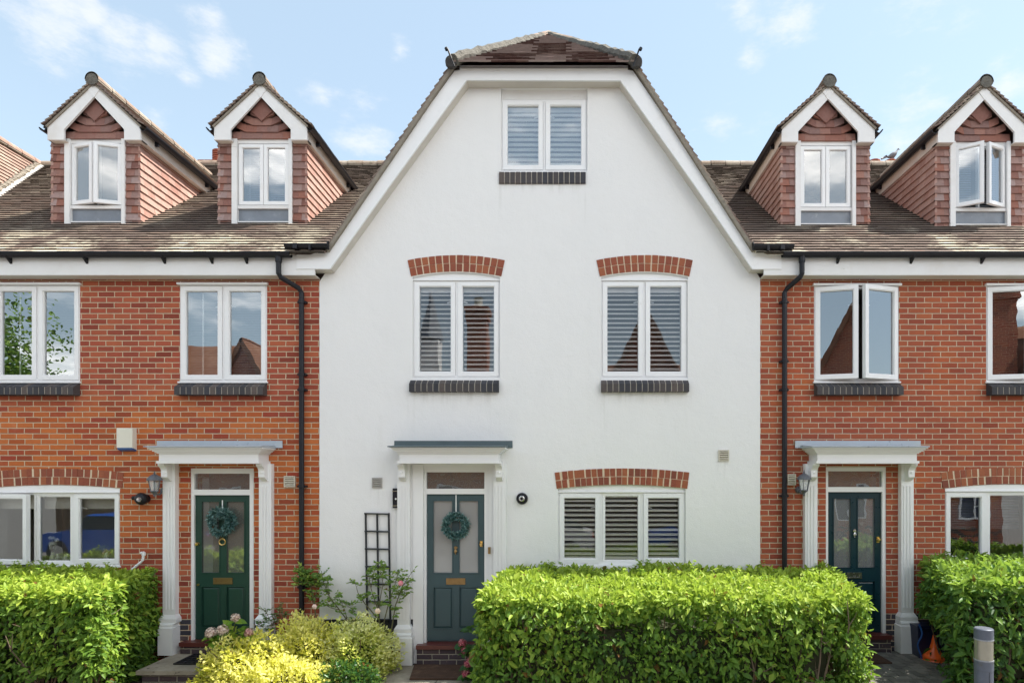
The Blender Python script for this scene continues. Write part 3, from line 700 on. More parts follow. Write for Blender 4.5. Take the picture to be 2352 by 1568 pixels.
# bargeboards + tie fascia
YB = -.19; kb = lambda a, b: at(a, b, YB)
mb = MB()
mb.prism([kb(681, 582), kb(681, 617.5), kb(757.5, 617.5), kb(905, 412), kb(1072, 184), kb(1060, 160), kb(1044, 163), kb(880, 392), kb(748, 576)], YB, YB + .03)
mb.prism([kb(1795, 582), kb(1795, 618), kb(1728.5, 618), kb(1590, 417), kb(1425, 185), kb(1438, 160), kb(1454, 163), kb(1606, 386), kb(1737, 572)], YB, YB + .03)
mb.prism([kb(1072, 184), kb(1425, 185), kb(1440, 158), kb(1058, 157)], YB + .001, YB + .031)
bb = mb.build('bargeboard', M['white'], mid)
mb = MB()   # moulding strip under hip tiles
mb.box(ax(1056, YB), ax(1442, YB), YB - .012, YB + .02, az(160, YB), az(152, YB)); mb.build('eaves_trim', M['wood'], bb)
mb = MB()   # soffits
z = az(184.5, YB)
mb.box(ax(1066, YB), ax(1430, YB), YB + .03, .0, z - .0, z + .02)
def sof(p0, p1):
    d = Vector((p1[0] - p0[0], 0, p1[1] - p0[1])); n_ = Vector((-d.z, 0, d.x)).normalized() * .01
    mb.obox(((p0[0] + p1[0]) / 2, (YB + .03) / 2, (p0[1] + p1[1]) / 2 + .004), d, (0, 1, 0), n_, d.length / 2, -(YB + .03) / 2, .008)
sof(kb(757.5, 616), kb(905, 411)); sof(kb(905, 411), kb(1071, 184)); sof(kb(1728.5, 617), kb(1590, 416)); sof(kb(1590, 416), kb(1426, 185))
zb_ = az(617.5, YB)
mb.box(ax(681, YB), ax(757, YB), YB + .03, .0, zb_, zb_ + .012); mb.box(ax(1729, YB), ax(1795, YB), YB + .03, .0, zb_, zb_ + .012)
# box end sides
mb.box(ax(681, YB), ax(681, YB) + .02, YB + .03, 0, zb_ + .012, zb_ + .22); mb.box(ax(1795, YB) - .02, ax(1795, YB), YB + .03, 0, zb_ + .012, zb_ + .22)
mb.build('soffit', M['soffit'], mid)
# attic window head board in the recess
mb = MB(); mb.box(A0[0] + .002, A0[1] - .002, .03, .1, A0[3] + .002, A0[3] + .14); mb.build('head_board', M['wood'], mid)

# eaves: fascia, soffit, gutters
def eaves(parent, x0, x1, gx0, gx1, br):
    mb = MB(); yf = -.18
    mb.box(x0, x1, yf, yf + .025, SOF - .003, SOF + .26); o = mb.build('fascia', M['wood'], parent)
    mb = MB(); mb.box(x0, x1, yf + .025, .0, SOF - .004, SOF + .008); mb.build('soffit', M['soffit'], parent)
    mb = MB(); gutter(mb, gx0, gx1, yf - .062, SOF + .262, .054)
    g = mb.build('gutter', M['black'], parent)
    for x in br:
        mb = MB(); mb.prism_x([(yf - .12, SOF + .262), (yf - .10, SOF + .215), (yf - .06, SOF + .197), (yf + .002, SOF + .145), (yf + .002, SOF + .262), (yf - .01, SOF + .235), (yf - .06, SOF + .203)], x, x + .03)
        mb.build('gutter_bracket', M['black'], g)
    return g
yg = -.24
gL = eaves(left, XL0, XB_L + .0, XL0, ax(668, yg), [ax(v, yg) for v in (14, 190, 370, 480, 560)])
gR = eaves(right, XB_R, XR1, ax(1797, yg), XR1, [ax(v, yg) for v in (1925, 2095, 2258)])
# gable foot gutters (higher, short)
mb = MB(); zg = az(563, -.26); gutter(mb, ax(655, -.26), ax(756, -.26), -.255, zg, .052); mb.lathe([(.053, -.012), (.053, 0)], (ax(755, -.26), -.255, zg), 'x', 12)
mb.box(ax(676, -.26), ax(686, -.26), -.315, -.195, zg - .058, zg + .012); mb.box(ax(712, -.26), ax(717, -.26), -.312, -.19, zg - .075, zg)
mb.build('gutter', M['black'], mid)
mb = MB(); zg = az(565, -.26); gutter(mb, ax(1729, -.26), ax(1822, -.26), -.255, zg, .052); mb.lathe([(.053, 0), (.053, .012)], (ax(1728.5, -.26), -.255, zg), 'x', 12)
mb.box(ax(1790, -.26), ax(1800, -.26), -.315, -.195, zg - .058, zg + .012); mb.box(ax(1760, -.26), ax(1765, -.26), -.312, -.19, zg - .075, zg)
mb.build('gutter', M['black'], mid)
# downpipes
def downpipe(parent, pts, rad, joints, lab):
    mb = MB(); mb.tube(pts, rad, 12)
    x = pts[-1][0]; y = pts[-1][1]
    for z in joints: mb.lathe([(rad * 1.0, 0), (rad * 1.22, .004), (rad * 1.22, .05), (rad, .054)], (x, y, z), 'z', 12); mb.box(x - .06, x + .06, y + .0, y + .06, z + .01, z + .035)
    mb.lathe([(rad * 1.25, -.06), (rad * 1.25, 0), (rad * 1.5, .03)], pts[0], 'z', 12)
    o = mb.build('downpipe', M['black'], parent); o['label'] = lab
xt = ax(640, -.24); xd = ax(692.7, -.06)
downpipe(left, [(xt, -.24, SOF + .21), (xt, -.24, az(628, -.24)), (xt + .02, -.225, az(637, -.22)), (xd - .03, -.085, az(662, -.08)), (xd, -.06, az(672, -.06)), (xd, -.06, .1)], .034, [az(700), az(865), az(900), az(1120), az(1350)], 'black downpipe with a swan neck at the white wall')
xt = ax(1842, -.24); xd = ax(1802, -.06)
downpipe(right, [(xt, -.24, SOF + .21), (xt, -.24, az(628, -.24)), (xt - .02, -.225, az(637, -.22)), (xd + .03, -.085, az(662, -.08)), (xd, -.06, az(672, -.06)), (xd, -.06, .1)], .034, [az(700), az(835), az(900), az(1142), az(1330)], 'black downpipe with a swan neck at the white wall')

# --- dormers
def dormer(parent, dxc, a, opens, side, lab, glass, dsh=0):
    k = (D + a) / D / PXM; cx = (dxc - 1300) * k
    zb = roofz(a) + .01
    H = 1.245                     # base to soffit (dy 322 .. 515)
    z = lambda dy: zb + (515 - dy) * k
    X = lambda o_: cx + o_ * k      # offset in photo px from the centre
    hw = 102                       # half width incl. tile hanging
    # tile hanging = the dormer mesh
    mb = MB(); g = 16.9 * k; n = 11
    yr = a + .0
    xL, xR = X(-hw), X(hw)
    ydeep = (z(323) - CZ - 3.1775) / RS + .1
    mb.box(xL + .02, X(-69), a + .03, a + .5, zb - .4, z(326), 1); mb.box(X(69), xR - .02, a + .03, a + .5, zb - .4, z(326), 1)
    mb.box(xL + .02, xL + .06, a + .5, ydeep, zb - .4, z(326), 1); mb.box(xR - .06, xR - .02, a + .5, ydeep, zb - .4, z(326), 1)
    for j in range(n + 3):
        z0 = z(509) + (j - 3) * g; z1 = z0 + g * 1.25
        if z0 > z(329): break
        z1 = min(z1, z(326))
        fl = .05 * max(0, (4 - j) / 7) ** 1.5
        for sx, xe, xi in ((-1, xL, X(-69)), (1, xR, X(69))):
            # front tiles: one or two
            sp = xi + (xe - xi) * (.62 if j % 2 else .38)
            kick = .028
            for (p_, q_) in ((xi, sp), (sp, xe + sx * (fl + .012))):
                u0, u1 = min(p_, q_) + .001, max(p_, q_) - .001
                jj = random.uniform(-.003, .003)
                e0 = sx * .012 if q_ != sp else 0
                P = [(u0, a - kick + jj, z0), (u1, a - kick + jj, z0), (u1, a + .02, z0), (u0, a + .02, z0)]
                t0, t1 = (u0, u1)
                if q_ != sp:
                    if sx > 0: t1 = u1 - .022
                    else: t0 = u0 + .022
                P += [(t0, a - .002, z1), (t1, a - .002, z1), (t1, a + .02, z1), (t0, a + .02, z1)]
                mb.hexa(P, 0)
            # cheek tiles going back
            yy = a - .02; first = .16 if j % 2 else .08
            while yy < ydeep:
                y2 = yy + (first if yy < a else .165); jj = random.uniform(-.003, .003)
                if roofz(y2) > z1 + .1 and roofz(yy) > z1: break
                xo = xe + sx * (.014 + fl + jj); xt_ = xe - sx * .010
                q0, q1 = yy + .001, y2 - .001
                P = [(min(xo, xe - sx * .03), q0, z0), (max(xo, xe - sx * .03), q0, z0), (max(xo, xe - sx * .03), q1, z0), (min(xo, xe - sx * .03), q1, z0)]
                P += [(min(xt_, xe - sx * .03), q0, z1), (max(xt_, xe - sx * .03), q0, z1), (max(xt_, xe - sx * .03), q1, z1), (min(xt_, xe - sx * .03), q1, z1)]
                mb.hexa(P, 2); yy = y2
    # gable tile hanging
    zt0 = z(323); half = 66 * k
    for j in range(5):
        z0 = zt0 + j * 15.3 * k; hwid = half + .02 - max(0, (j - .35)) * 15.3 * k * 1.03
        up = (.0 if j == 0 else 10 * k) ; cut = 22 * k
        if hwid < .05: continue
        y0 = a - .035; y1 = a + .005
        xs = [-hwid, -hwid + cut, 0, hwid - cut, hwid]; zs = [z0 + up, z0, z0 - .0, z0, z0 + up]
        splits = [-hwid, -hwid + cut] + [(-hwid + cut) + (2 * hwid - 2 * cut) * t for t in ((.33, .66) if j % 2 else (.5,))] + [hwid - cut, hwid]
        def zf(x): return z0 + (up * max(0, abs(x) - (hwid - cut)) / cut)
        for p_, q_ in zip(splits[:-1], splits[1:]):
            if q_ - p_ < .01: continue
            zt_ = 17.5 * k; rr0 = random.random()
            P = [(cx + p_ + .001, y0, zf(p_)), (cx + q_ - .001, y0, zf(q_)), (cx + q_ - .001, y1, zf(q_)), (cx + p_ + .001, y1, zf(p_)),
                 (cx + p_ + .001, a - .012, zf(p_) + zt_), (cx + q_ - .001, a - .012, zf(q_) + zt_), (cx + q_ - .001, y1, zf(q_) + zt_), (cx + p_ + .001, y1, zf(p_) + zt_)]
            mb.hexa(P, 0, .05 + rr0 * .5)
    dz = 18 * k; zc_ = z(270) + 11 * k
    mb.prism([(cx, z(286) + 2 * k), (cx + 24 * k, z(262)), (cx, z(232)), (cx - 24 * k, z(262))], a - .05, a - .02, 0, .12)
    mb.prism([(cx - half, zt0), (cx + half, zt0), (cx, zt0 + half * 1.45)], a - .004, a + .01, 1)
    dm = mb.build('dormer', [M['hang'], M['tileDk'], M['cheek']], parent); dm['label'] = lab
    # posts, sill, apron
    f = MB()
    f.box(X(-69), X(-57), a - .045, a + .1, zb - .02, z(324)); f.box(X(61), X(69), a - .045, a + .1, zb - .02, z(324))
    f.box(X(-57), X(61), a - .02, a + .1, z(482), z(475)); f.box(X(-57), X(61), a - .005, a + .1, z(332), z(323))
    f.box(X(-57), X(61), a - .028, a + .0, zb + .005, zb + .022)
    f.build('window_surround', M['wood'], dm)
    ap = MB(); ap.box(X(-57), X(61), a + .012, a + .05, zb + .02, z(482)); ap.build('lead_apron', M['lead'], dm)
    # casements
    x0, x1 = X(-56.5), X(60); z0, z1 = z(475) + .002, z(333)
    xm = (x0 + x1) / 2; yf = a + .0
    f = MB(); ring(f, x0, x1, yf + .012, yf + .07, z0, z1, .012, .012, .02, .012); f.box(xm - .012, xm + .012, yf + .014, yf + .068, z0 + .02, z1 - .012); f.build('window_frame', M['white'], dm)
    for i, (p_, q_) in enumerate(((x0 + .008, xm - .004), (xm + .004, x1 - .008))):
        ang = opens[i]; ff = hinge(p_ if i == 0 else q_, yf, ang) if ang else None
        c_ = MB(); ring(c_, p_, q_, yf - .012, yf + .035, z0 + .012, z1 - .008, .048, .048, .048, .045, f=ff)
        ring(c_, p_ + .048, q_ - .048, yf - .002, yf + .03, z0 + .06, z1 - .053, .009, .009, .01, .009, f=ff); c_.build('casement', M['white'], dm)
        P = [(p_ + .045, yf + .015, z0 + .055), (q_ - .045, yf + .015, z0 + .055), (q_ - .045, yf + .015, z1 - .05), (p_ + .045, yf + .015, z1 - .05)]
        if ff: P = [ff(p) for p in P]
        q = MB(); q.add(P, [(0, 1, 2, 3)]); q.build('pane', M[glass], dm)
        if glass == 'glassU':
            b_ = MB(); slats(b_, p_ + .03, q_ - .03, yf + .15, z0 + .05, z1 - .03, .034, .034, R(55), .002)
            b_.box(p_ + (.11 if i == 0 else .26), p_ + (.13 if i == 0 else .28), yf + .09, yf + .094, z0 + .06, z1 - .06); b_.build('blind', M['slatG'], dm)
    rm = MB(); rm.box(x0 - .2, x1 + .2, a + .12, a + 1.6, z0 - .3, z1 + .1)
    rm = MB(); V = [(x0, a + .08, z0), (x1, a + .08, z0), (x1, a + 1.5, z0), (x0, a + 1.5, z0), (x0, a + .08, z1), (x1, a + .08, z1), (x1, a + 1.5, z1), (x0, a + 1.5, z1)]
    rm.add(V, [(0, 1, 2, 3), (7, 6, 5, 4), (2, 6, 7, 3), (1, 5, 6, 2), (3, 7, 4, 0)]); rm.build('room_lining', M['room'], dm)
    # bargeboards
    yb = a - .13; kb_ = (D + yb) / D / PXM; q = (D + a) / (D + yb)
    cx0 = cx; cx = cx + dsh * k
    B = lambda o_, dy: (cx + o_ * kb_, CZ + (1095 - dy) * kb_ + (zb - (CZ + (1095 - 515) * k)))
    # keep the boards centred on the dormer in space
    ctr = 0
    bg_ = MB()
    for s2 in (-1, 1):
        bg_.prism([B(s2 * 107, 293), B(s2 * 107, 323), B(s2 * 69, 323), B(s2 * 69, 299), B(s2 * 0, 224), B(s2 * 0, 188)], yb, yb + .03)
    bg_.prism([B(-15, 206), B(0, 188), B(15, 206), B(0, 227)], yb - .008, yb - .0005)
    bgo = bg_.build('bargeboard', M['wood'], dm)
    for s2 in (-1, 1):
        sf = MB(); xs2 = sorted((B(s2 * 107, 0)[0], B(s2 * 69, 0)[0])); sf.box(xs2[0], xs2[1], yb + .03, a + .02, B(0, 323)[1], B(0, 323)[1] + .012)
        # side fascia going back
        xo = B(s2 * 107, 0)[0]; yend = (B(0, 323)[1] - CZ - 3.1775) / RS
        sf.box(min(xo, xo - s2 * .02), max(xo, xo - s2 * .02), yb + .03, yend + .15, B(0, 323)[1], B(0, 298)[1])
        sf.box(min(xo - s2 * .02, xe_ := (xL if s2 < 0 else xR) - s2 * .01), max(xo - s2 * .02, xe_), a + .02, yend + .15, B(0, 323)[1] + .001, B(0, 323)[1] + .012)
        sf.build('soffit', M['soffit'], dm)
    # roof slopes
    rt = MB(); yv = yb - .035
    ez = B(0, 291)[1]; apx = B(0, 188)[1]; hwr = 116 * kb_
    ln = math.hypot(hwr, apx - ez)
    yend = (apx - CZ - 3.1775) / RS + .02
    for s2 in (-1, 1):
        roof_rows(rt, (cx + s2 * hwr, 0, ez), (0, 1, 0), (-s2 * hwr, 0, apx - ez), int(ln / .082), lambda v: yv, lambda v: (ez + v * (apx - ez) / ln - CZ - 3.1775) / RS + .08, gauge=.082, lift=.030, th=.020)
        rt.add([(cx + s2 * hwr, yv + .02, ez - .03), (cx, yv + .02, apx - .03), (cx, yend + .1, apx - .03), (cx + s2 * hwr, (ez - CZ - 3.1775) / RS + .1, ez - .03)], [(0, 1, 2, 3)], 0)
    rf = rt.build('dormer_roof', M['tile'], dm)
    rd = MB(); halfround(rd, (cx, yv - .02, apx + .012), (cx, yend, apx + .012), .105, .3, drop=.015)
    rd.lathe([(.10, 0), (.10, .03)], (cx, yv - .016, apx + .012), 'y', 16, 2)
    rd.build('ridge_tiles', [M['ridge'], M['edge'], M['hipm']], dm)
    for s2 in (-1, 1):
        uc = MB(); p0 = Vector((cx + s2 * (hwr - .03), yv + .06, ez)); p1 = Vector((cx, yv + .06, apx)); dd = (p1 - p0).normalized(); nn = Vector((-dd.z * s2, 0, dd.x * s2)) * -1
        if nn.z > 0: nn = -nn
        uc.obox((p0 + p1) / 2 + nn * .026, dd, (0, 1, 0), nn, (p1 - p0).length / 2, .045, .014)
        uc.build('verge_mortar', M['edge'], dm)
    for s2 in (-1, 1):
        gt = MB(); xo = cx + s2 * (107 * kb_ + .055); zg = B(0, 297)[1]; yend = (zg - CZ - 3.1775) / RS - .02
        K = 8; vs = []
        for yy in (yv + .01, yend):
            for rr in (.05, .044):
                for kk in range(K + 1):
                    t_ = math.pi + math.pi * kk / K; vs.append((xo + math.cos(t_) * rr, yy, zg + math.sin(t_) * rr))
        F = []; qq = K + 1
        for kk in range(K): F += [(kk, kk + 1, 2 * qq + kk + 1, 2 * qq + kk), (qq + kk, 3 * qq + kk, 3 * qq + kk + 1, qq + kk + 1), (kk, qq + kk, qq + kk + 1, kk + 1), (2 * qq + kk, 2 * qq + kk + 1, 3 * qq + kk + 1, 3 * qq + kk)]
        gt.add(vs, F, 0)
        for xx in (xo - .05, xo + .05): gt.box(xx - .006, xx + .006, yv + .01, yend, zg - .005, zg + .008)
        for yy in (yv + .35, yend - .3): gt.box(min(xo, xo - s2 * .08), max(xo, xo - s2 * .08), yy, yy + .03, zg - .10, zg - .03)
        gt.build('gutter', M['black'], dm)
    return dm
dormer(left, 222, .87, (-R(13), R(15)), 1, 'dormer at far left with both casements ajar', 'glassB', 9)
dormer(left, 604.5, .87, (0, 0), 1, 'dormer next to the white gable with closed casements', 'glassU', 4)
dormer(right, 1894, .78, (0, 0), -1, 'dormer next to the white gable with closed casements', 'glassB')
dormer(right, 2248, .76, (-R(30), R(24)), -1, 'dormer at far right with casements thrown open', 'glassU')

# --- chimneys behind the ridge
def pots(parent, dx0, dy_top, y, n, wpx):
    k = (D + y) / D / PXM
    cb = MB(); x0 = (dx0 - 1300) * k; zt = CZ + (1095 - dy_top) * k
    cb.box(x0 - .2, x0 + n * .42, y - .25, y + .35, zt - 1.9, zt - .42); cb.box(x0 - .24, x0 + n * .42 + .04, y - .29, y + .39, zt - .42, zt - .36)
    c_ = cb.build('chimney', M['brickR'], parent)
    for i in range(n):
        p_ = MB(); prof = []
        for j in range(7):
            h = -.36 + j * .052; prof += [(.14, h), (.14, h + .034), (.118, h + .036), (.118, h + .05)]
        p_.lathe(prof + [(.11, 0)], (x0 + i * .38 + .08, y + .02, zt), 'z', 14); p_.build('chimney_pot', M['arch'], c_)
    return x0, zt
px, pz = pots(right, 2000, 369, 6.0, 2, 20)
pots(left, 494, 346, 6.0, 1, 20)
# pigeon on the pot
def pigeon(c, s=1.0):
    b = MB(); c = Vector(c)
    prof = [(-.14, .035, .0), (-.10, .02, .02), (-.05, .04, .045), (0, .062, .06), (.05, .07, .062), (.09, .11, .05), (.11, .155, .032), (.125, .185, .026), (.14, .20, .024), (.155, .198, .012)]
    vs = []; n = 10
    for (x, zc, r) in prof:
        for i in range(n):
            t = 2 * math.pi * i / n; vs.append(c + Vector((x * s, math.cos(t) * r * s, (zc + math.sin(t) * r * 1.05) * s)))
    F = [(j * n + i, j * n + (i + 1) % n, (j + 1) * n + (i + 1) % n, (j + 1) * n + i) for j in range(len(prof) - 1) for i in range(n)]
    F += [tuple(range(n)), tuple((len(prof) - 1) * n + i for i in range(n))[::-1]]
    b.add(vs, F, 0, .5)
    b.tube([c + Vector((-.12, 0, .04)) * s, c + Vector((-.24, 0, -.02)) * s], [.03 * s, .022 * s], 6, r=.2)
    b.tube([c + Vector((.15, 0, .195)) * s, c + Vector((.185, 0, .185)) * s], [.007 * s, .002], 5, r=.1)
    for yy in (-.02, .02): b.tube([c + Vector((.03, yy, .01)) * s, c + Vector((.035, yy, -.06)) * s], .006, 5, r=.9)
    o = b.build('pigeon', M['pigeon'], smooth=True, loc=tuple(c)); return o
M['pigeon'] = pm('grey pigeon plumage', (.13, .135, .15), .7, var=.4, scale=30)
tag(pigeon((px + .50, 6.0, pz + .06), 1.05), 'grey pigeon perched on a terracotta chimney pot', 'pigeon')

# --- porches
def porch(parent, dxc, floor, doorkey, leadkey, doorz, hand, base_w=.27, lw=0, frost='frost', shift=0):
    """dxc: door centre on the wall, floor: ground level at the pilasters"""
    cx = ax(dxc); zs = az(1063.9, -.29)
    pw = .168; po = .665 + 0 # pilaster centre offset
    mb = MB()
    fx0, fx1 = cx - .665, cx + .655
    mb.box(fx0, fx1, -.29, .0, zs + .035, zs + .13); mb.box(fx0 - .022, fx1 + .022, -.312, .0, zs, zs + .034)
    steps = [(.02, .13, .145), (.035, .145, .158), (.055, .158, .176), (.075, .176, .192), (.095, .192, .210)]
    for o_, za, zb in steps: mb.box(fx0 - o_, fx1 + o_, -.29 - o_, 0, zs + za + .0005, zs + zb)
    # cyma: sloping piece
    P = lambda o_, zz: [(fx0 - o_, -.29 - o_, zs + zz), (fx1 + o_, -.29 - o_, zs + zz), (fx1 + o_, 0, zs + zz), (fx0 - o_, 0, zs + zz)]
    ent = mb.build('porch', M['porch'], parent)
    ld = MB(); o_ = .125; zt = zs + .212
    ld.hexa([(fx0 - o_, -.29 - o_, zt), (fx1 + o_ * .8, -.29 - o_, zt), (fx1 + o_ * .8, -.002, zt), (fx0 - o_, -.002, zt),
             (fx0 - o_, -.29 - o_, zt + .014), (fx1 + o_ * .8, -.29 - o_, zt + .014), (fx1 + o_ * .8, -.002, zt + .045), (fx0 - o_, -.002, zt + .045)])
    ld.box(fx0 - .20 + (.06 if lw else 0), fx1 + .20 - (.0 if not lw else .04), -.032, -.020, az(1028.5), az(1012))
    # buckled strip
    ld.build('lead_roof', M[leadkey], ent)
    for s2, off in ((-1, -po), (1, po - .02)):
        p_ = MB(); xc = cx + off; a0, a1 = xc - pw / 2, xc + pw / 2
        zt0 = zs; b1 = floor + .50; b2 = floor + .41
        p_.box(a0, a1, -.085, .0, b1, zt0)
        # flutes: raised fillets
        for i in range(3):
            fx = a0 + .030 + i * (pw - .060 - .020) / 2; p_.box(fx, fx + .020, -.096, -.0849, b1 + .1, zt0 - .30)
        bw = base_w / 2
        for (hw_, pp, za, zb, tp) in ((pw / 2 + .035, -.125, b2 + .02, b1 - .02, .0), (bw, -.165, floor, b2 - .045, .0)):
            p_.box(xc - hw_, xc + hw_, pp, 0, za, zb)
        def fr(h0, q0, z0, h1, q1, z1): p_.hexa([(xc - h0, q0, z0), (xc + h0, q0, z0), (xc + h0, 0, z0), (xc - h0, 0, z0), (xc - h1, q1, z1), (xc + h1, q1, z1), (xc + h1, 0, z1), (xc - h1, 0, z1)])
        fr(pw / 2 + .035, -.125, b1 - .019, pw / 2 + .004, -.09, b1 + .03)
        fr(bw, -.165, b2 - .0449, bw - .012, -.153, b2 - .03); fr(bw - .012, -.153, b2 - .0299, bw - .012, -.153, b2 - .005); fr(bw - .012, -.153, b2 - .0049, pw / 2 + .036, -.126, b2 + .0199)
        pl_ = p_.build('pilaster', M['porch'], ent)
        br = MB(); bx0, bx1 = xc - .042, xc + .042
        br.prism_x([(-.085, zt0 - .002), (-.255, zt0 - .002), (-.255, zt0 - .022), (-.235, zt0 - .04), (-.205, zt0 - .06), (-.185, zt0 - .09), (-.185, zt0 - .18), (-.175, zt0 - .19), (-.12, zt0 - .225), (-.085, zt0 - .235)], bx0, bx1)
        br.lathe([(.0, -.012), (.014, -.008), (.018, 0)], (xc, -.186, zt0 - .12), 'y', 12)
        br.build('bracket', M['porch'], ent)
    # door frame
    return cx, zs, ent

def door(parent, dxa, dxb, dyt, dyb, fr, ty0, ty1, paintkey, glasskey, yd, label, lockside, brasskey, plate, knock):
    """dxa..dxb leaf edges, fr=(dx0,dx1,dytop,dybottom) frame, ty transom pane"""
    x0, x1 = ax(dxa, yd), ax(dxb, yd); z1, z0 = az(dyt, yd), az(dyb, yd)
    fx0, fx1, fz1, fz0 = ax(fr[0], yd - .03), ax(fr[1], yd - .03), az(fr[2], yd - .03), az(fr[3], yd - .03)
    f = MB(); yf = yd - .035
    f.box(fx0, x0 - .002, yf, yd + .06, fz0, fz1); f.box(x1 + .002, fx1, yf, yd + .06, fz0, fz1)
    tz0, tz1 = az(ty0, yd), az(ty1, yd)
    f.box(x0 - .002, x1 + .002, yf, yd + .06, z1 + .003, tz1); f.box(x0 - .002, x1 + .002, yf, yd + .06, tz0, fz1)
    df = f.build('door_frame', M['porch'], parent)
    g = MB(); g.add([(x0, yd, tz1), (x1, yd, tz1), (x1, yd, tz0), (x0, yd, tz0)], [(0, 1, 2, 3)]); g.build('pane', M['tran'], df)
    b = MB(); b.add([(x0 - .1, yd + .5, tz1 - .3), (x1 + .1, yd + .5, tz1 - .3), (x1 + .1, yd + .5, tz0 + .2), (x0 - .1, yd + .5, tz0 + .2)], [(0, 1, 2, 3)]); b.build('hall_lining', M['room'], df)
    # leaf
    Wd = x1 - x0; Hh = z1 - z0; st = .082; ms = .085
    l = MB(); xm = (x0 + x1) / 2; ya, yb = yd, yd + .044
    rails = [(0, .165), (.305 * Hh, .46 * Hh if False else .395 * Hh), (Hh - .085, Hh)]
    gz0, gz1 = z0 + (1470 - 1316) / 335.5 * Hh, z0 + (1470 - 1148.7) / 335.5 * Hh
    pz0, pz1 = z0 + (1470 - 1443) / 335.5 * Hh, z0 + (1470 - 1347) / 335.5 * Hh
    l.box(x0, x0 + st, ya, yb, z0, z1); l.box(x1 - st, x1, ya, yb, z0, z1)
    for (p_, q_) in ((z0, pz0), (pz1, gz0), (gz1, z1)): l.box(x0 + st, x1 - st, ya, yb, p_, q_)
    l.box(xm - ms / 2, xm + ms / 2, ya, yb, gz0, gz1); l.box(xm - ms / 2, xm + ms / 2, ya, yb, pz0, pz1)
    for (p_, q_) in ((x0 + st, xm - ms / 2), (xm + ms / 2, x1 - st)):
        # raised panel
        l.box(p_, q_, ya + .016, yb - .004, pz0, pz1)
        e_ = .035; P = [(p_ + .012, ya + .016, pz0 + .012), (q_ - .012, ya + .016, pz0 + .012), (q_ - .012, ya + .016, pz1 - .012), (p_ + .012, ya + .016, pz1 - .012),
                        (p_ + e_, ya + .004, pz0 + e_), (q_ - e_, ya + .004, pz0 + e_), (q_ - e_, ya + .004, pz1 - e_), (p_ + e_, ya + .004, pz1 - e_)]
        l.add(P, [(0, 1, 5, 4), (1, 2, 6, 5), (2, 3, 7, 6), (3, 0, 4, 7), (4, 5, 6, 7)])
        # mouldings around panel and glass
        for (c_, d_) in ((pz0, pz1), (gz0, gz1)): ring(l, p_ - .004, q_ + .004, ya - .008, ya + .004, c_ - .004, d_ + .004, .012, .012, .012, .012)
    dr = l.build('door', M[paintkey], parent); dr['label'] = label
    for (p_, q_) in ((x0 + st, xm - ms / 2), (xm + ms / 2, x1 - st)):
        g = MB(); g.add([(p_, ya + .02, gz0), (q_, ya + .02, gz0), (q_, ya + .02, gz1), (p_, ya + .02, gz1)], [(0, 1, 2, 3)]); g.build('pane', M[glasskey], dr)
    b = MB(); b.add([(x0 - .1, yd + .6, z0), (x1 + .1, yd + .6, z0), (x1 + .1, yd + .6, z1), (x0 - .1, yd + .6, z1)], [(0, 1, 2, 3)]); b.build('hall_lining', M['room'], dr)
    # letter plate
    zl = z0 + (1470 - 1334) / 335.5 * Hh; q = MB(); hw_ = .132 if plate != 'small' else .105
    ring(q, xm - hw_, xm + hw_, ya - .012, ya, zl - .043, zl + .043, .03, .03, .018, .018); q.box(xm - hw_ + .03, xm + hw_ - .03, ya - .006, ya - .001, zl - .025, zl + .025); q.build('letter_plate', M[brasskey], dr)
    zk = z0 + (1470 - knock[0]) / 335.5 * Hh; q = MB()
    if knock[1] == 'ring':
        pts = [(xm + math.sin(t) * .042, ya - .022, zk + .0 - math.cos(t) * .042) for t in np.linspace(0, 2 * math.pi, 20)]; q.tube(pts, .008, 6); q.ball((xm, ya - .02, zk + .045), .018)
    else:
        q.lathe([(.0, -.02), (.022, -.018), (.026, 0)], (xm, ya, zk + .03), 'y', 12); q.ball((xm, ya - .022, zk - .02), .022, .014, .03); q.tube([(xm, ya - .01, zk + .03), (xm, ya - .02, zk - .06)], .008, 6)
    q.build('knocker', M[brasskey if knock[1] != 'ring' else 'brass'], dr)
    q = MB(); xl = x1 - .045 if lockside > 0 else x0 + .03; zl2 = z0 + (1470 - 1248) / 335.5 * Hh
    if lockside > 0: q.box(xl - .018, xl + .018, ya - .012, ya, zl2 - .04, zl2 + .04)
    q.lathe([(0, -.03), (.02, -.028), (.026, -.008), (.028, 0)], (xl, ya - (.012 if lockside > 0 else 0), zl2), 'y', 14); q.build('lock', M['brass'], dr)
    if lockside < 0:
        q = MB(); q.lathe([(0, -.02), (.014, -.018), (.016, 0)], (xl + .01, ya, z0 + .52 * 1.45), 'y', 12); q.build('lock', M['brass'], dr)
    return dr, xm, ya, z0

# left
porch(left, 508, .145, 'green', 'leadP', 0, 0, base_w=.20)
dL, dLx, dLy, dLz = door(left, 449, 576, 1136.7, 1467, (437, 583, 1075, 1469), 1087, 1123.6, 'green', 'etch', .05, 'bottle green half glazed door', -1, 'brassO', 'std', (1243, 'ring'))
# white
porch(mid, 1041.5, .01, 'teal', 'leadD', 0, 0, lw=1)
mb = MB(); cx_ = ax(1047)
mb.box(ax(950), ax(973), -.034, .03, .0, az(1066) - .0); mb.box(ax(1123), ax(1130), -.02, .03, .02, az(1066)); mb.box(ax(973), ax(1123), -.018, .03, az(1075), az(1066))
mb.build('architrave', M['porch'], mid)
dM, dMx, dMy, dMz = door(mid, 981, 1113, 1134.5, 1470, (970, 1126, 1072, 1478), 1084, 1121.7, 'teal', 'frost', .05, 'slate teal half glazed door', 1, 'brassO', 'std', (1262, 'urn'))
